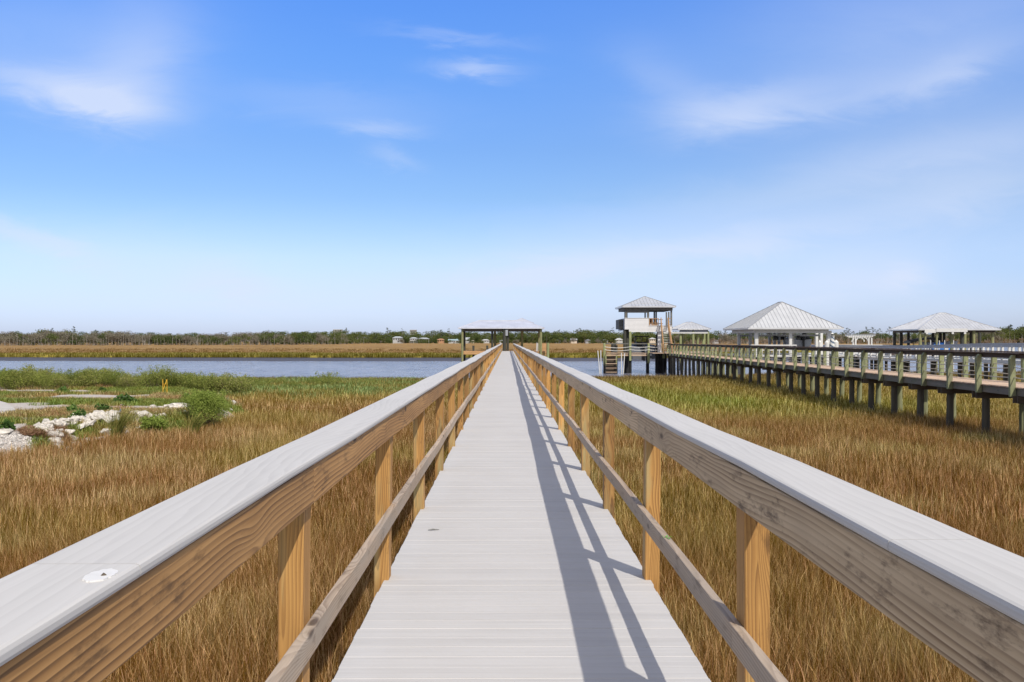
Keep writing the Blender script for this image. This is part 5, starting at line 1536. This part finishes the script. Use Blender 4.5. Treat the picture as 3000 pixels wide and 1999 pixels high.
house('pale house with several gables among trees', 1673,1690,992.5,997,1002.5,M['wall_cream'],M['roof_pale'],3,0,False,False)
house('dark roofed house behind a rounded tree', 1716,1731,994.5,998.5,1002.5,M['wall_grey'],M['roof_dark'],2)
house('grey roofed house with white carport', 1763,1781,995,998.5,1002.5,M['wall_grey'],M['roof_dark'],3)
house('bright white house with chimney wall just left of the tower pilings', 1804,1824,991.5,996.5,1001.5,M['wall_white'],M['wall_white'],2)
house('pink white house seen under the tower floor', 1904,1921,990,994,1002,M['wall_cream'],M['wall_white'],3)
house('grey house in the bare trees beyond the white boathouse', 2090,2106,996,999,1003,M['wall_grey'],M['roof_dark'],3)
def block(a, b, yt, lab):
    d = 1500; x0, x1 = XA(a,d), XA(b,d); zt = ZA(yt,d); T = thing('apartment_block', lab, 'building', ((x0+x1)/2,d,0))
    mb = MB(); mb.box(x0,x1,d,d+14,-.3,zt); mb.build('wall', M['wall_white'], T)
    mb = MB(); mb.box(x0-.3,x1+.3,d-.3,d+14.3,zt+.003,zt+.5); mb.build('parapet', M['wall_white'], T)
    for k in range(5):
        x = x0+(x1-x0)*(k+.5)/5; mb = MB()
        for j in range(4): mb.box(x-.9,x+.9,d-.08,d-.01,zt-2.2-3.2*j,zt-.8-3.2*j)
        mb.build('window', M['glass'], T)
block(976, 1000, 966.5, 'distant white apartment block above the grey green treetops')
block(1201, 1219, 967.5, 'distant pale apartment block above the green trees behind the houses')

# ------------------------------------------------------------------ sky, sun, camera
SEL, SAZ = 46.6, 27.1                              # sun behind the camera, to its right
def world():
    w = bpy.data.worlds.new('World'); sc.world = w; w.use_nodes = True
    class W(NT):
        def __init__(s): s.t = w.node_tree; s.t.nodes.clear(); s.out = s.n('ShaderNodeOutputWorld')
    t = W()
    sky = t.n('ShaderNodeTexSky', sky_type='NISHITA', sun_disc=False, sun_elevation=R(SEL), sun_rotation=R(180-SAZ))
    sky.air_density = 1.0; sky.dust_density = .6; sky.ozone_density = 2.0
    tc = t.n('ShaderNodeTexCoord'); sx = t.n('ShaderNodeSeparateXYZ'); t.l(tc.outputs['Generated'], sx.inputs[0])
    el = sx.outputs[2]
    k = 2.5
    g = t.ramp(el, [(p, tuple(x/k for x in c)) for p, c in ((0.0,(1.08,1.25,2.05)),(.022,(1.075,1.24,1.97)),(.085,(1.22,1.33,1.80)),(.147,(.983,1.21,1.583)),(.197,(.918,1.216,1.70)),(.284,(.86,1.348,2.09)),(.334,(.815,1.376,2.30)),(.45,(1.0,1.4,2.1)),(.62,(1.9,1.75,1.75)),(1.0,(2.1,1.85,1.75)))]).outputs[0]  # top stops, above the view, whitened as added fill light
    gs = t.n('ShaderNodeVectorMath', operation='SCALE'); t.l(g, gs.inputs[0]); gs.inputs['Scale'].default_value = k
    base = t.mix(sky.outputs[0], gs.outputs[0], 1.0, 'MULTIPLY')
    # thin cloud: wisps on directions ahead, (u, v) = tangent of the angles from straight ahead
    yy = t.math('MAXIMUM', sx.outputs[1], .05)
    u = t.math('DIVIDE', sx.outputs[0], yy); v = t.math('DIVIDE', el, yy)
    cb = t.n('ShaderNodeCombineXYZ'); t.l(u, cb.inputs[0]); t.l(v, cb.inputs[1])
    mp = t.n('ShaderNodeMapping'); mp.inputs['Scale'].default_value = (2.2, 7.0, 1); mp.inputs['Rotation'].default_value = (0,0,R(8)); t.l(cb.outputs[0], mp.inputs[0])
    warp = t.noise(mp.outputs[0], 2.2, 5, .6, .5)
    wisp = t.noise(mp.outputs[0], 4.0, 6, .62, 1.2)
    uu = t.math('ADD', u, t.math('MULTIPLY', t.math('SUBTRACT', warp, .5), .09)); vv = t.math('ADD', v, t.math('MULTIPLY', t.math('SUBTRACT', wisp, .5), .045))
    total = None
    # px, py, half width, half height, tilt (deg, up to the right), strength
    for px, py, rw, rh, tl, st in ((300,300,170,52,-12,.54),(120,255,190,40,-14,.40),(370,235,130,95,20,.40),(120,110,330,130,0,.22),(450,80,110,130,0,.14),
                                   (1390,205,95,20,-3,.52),(1330,112,150,16,-6,.22),(1110,372,95,20,-4,.36),(1160,465,60,22,-20,.25),(950,300,260,40,-4,.16),
                                   (2150,330,165,46,6,.46),(2420,290,260,60,12,.24),(1980,260,150,60,-35,.20),(2780,205,150,40,20,.26),(2750,60,420,130,8,.20),(2600,470,330,60,14,.22),
                                   (2850,560,260,50,14,.24),(60,690,170,30,-18,.45),(300,760,330,60,-6,.28),(700,830,110,45,-6,.40),(1700,770,420,40,7,.36),(1560,815,200,22,5,.45),(2050,720,330,30,8,.26),(2650,812,70,26,10,.55),(2470,815,170,48,10,.40),(2900,420,200,60,16,.18),(2760,230,620,300,0,.20),(2600,620,700,120,8,.26),(1900,640,500,60,9,.16),(1650,880,900,60,0,.25),(400,880,700,60,0,.30),(2700,900,700,60,0,.25),(700,760,800,90,-3,.18),(2300,760,700,80,4,.16)):
        cu, cv = (px-VX)/F, (VY-py)/F; a = R(tl); c, s = math.cos(a), math.sin(a)
        du = t.math('SUBTRACT', uu, cu); dv = t.math('SUBTRACT', vv, cv)
        p = t.math('DIVIDE', t.math('ADD', t.math('MULTIPLY', du, c), t.math('MULTIPLY', dv, s)), rw/F)
        q = t.math('DIVIDE', t.math('ADD', t.math('MULTIPLY', du, -s), t.math('MULTIPLY', dv, c)), rh/F)
        r2 = t.math('ADD', t.math('MULTIPLY', p, p), t.math('MULTIPLY', q, q))
        e = t.math('MULTIPLY', t.math('EXPONENT', t.math('MULTIPLY', r2, -.62)), st)
        total = e if total is None else t.math('ADD', total, e)
    total = t.math('MULTIPLY', total, t.math('MULTIPLY_ADD', wisp, .5, .58))
    total = t.math('MINIMUM', total, .8)
    fr = t.math('GREATER_THAN', sx.outputs[1], .05); total = t.math('MULTIPLY', total, fr)
    cl = t.mix(base, (8.0,8.9,11.0), total)
    # unseen pale cover added overhead and behind the camera to whiten the fill light
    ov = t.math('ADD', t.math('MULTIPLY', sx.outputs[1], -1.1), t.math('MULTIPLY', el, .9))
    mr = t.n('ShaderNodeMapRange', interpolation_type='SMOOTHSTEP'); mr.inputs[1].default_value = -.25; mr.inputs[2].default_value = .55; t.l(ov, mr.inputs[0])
    fill_veil = t.noise(tc.outputs['Generated'], 3.0, 4, .6)
    cl = t.mix(cl, (8.2,8.1,8.6), t.math('MULTIPLY', mr.outputs[0], t.math('MULTIPLY_ADD', fill_veil, .5, .5)))
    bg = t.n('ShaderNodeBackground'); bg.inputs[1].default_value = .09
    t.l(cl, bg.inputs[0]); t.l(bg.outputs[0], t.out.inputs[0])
world()
sun = bpy.data.lights.new('sun', 'SUN'); sun.energy = 4.1; sun.angle = R(.53); sun.color = (1.0, .94, .84)
so = bpy.data.objects.new('sun', sun); COL.objects.link(so)
a, e = R(SAZ), R(SEL)
to = Vector((math.sin(a)*math.cos(e), -math.cos(a)*math.cos(e), math.sin(e)))
so.rotation_euler = (-to).to_track_quat('-Z', 'Y').to_euler(); so.location = to*50

cam = bpy.data.cameras.new('camera'); cam.sensor_width = 36; cam.lens = 36*F/3000; cam.clip_start = .05; cam.clip_end = 20000
co = bpy.data.objects.new('camera', cam); COL.objects.link(co)
co.location = (0, 0, EYE); co.rotation_euler = (R(90-.031), 0, R(-.288)); sc.camera = co
sc.view_settings.view_transform = 'Standard'; sc.view_settings.look = 'None'; sc.view_settings.exposure = 0; sc.view_settings.gamma = 1
sc.render.engine = 'CYCLES'
sc.cycles.max_bounces = 6; sc.cycles.diffuse_bounces = 3; sc.cycles.transparent_max_bounces = 6
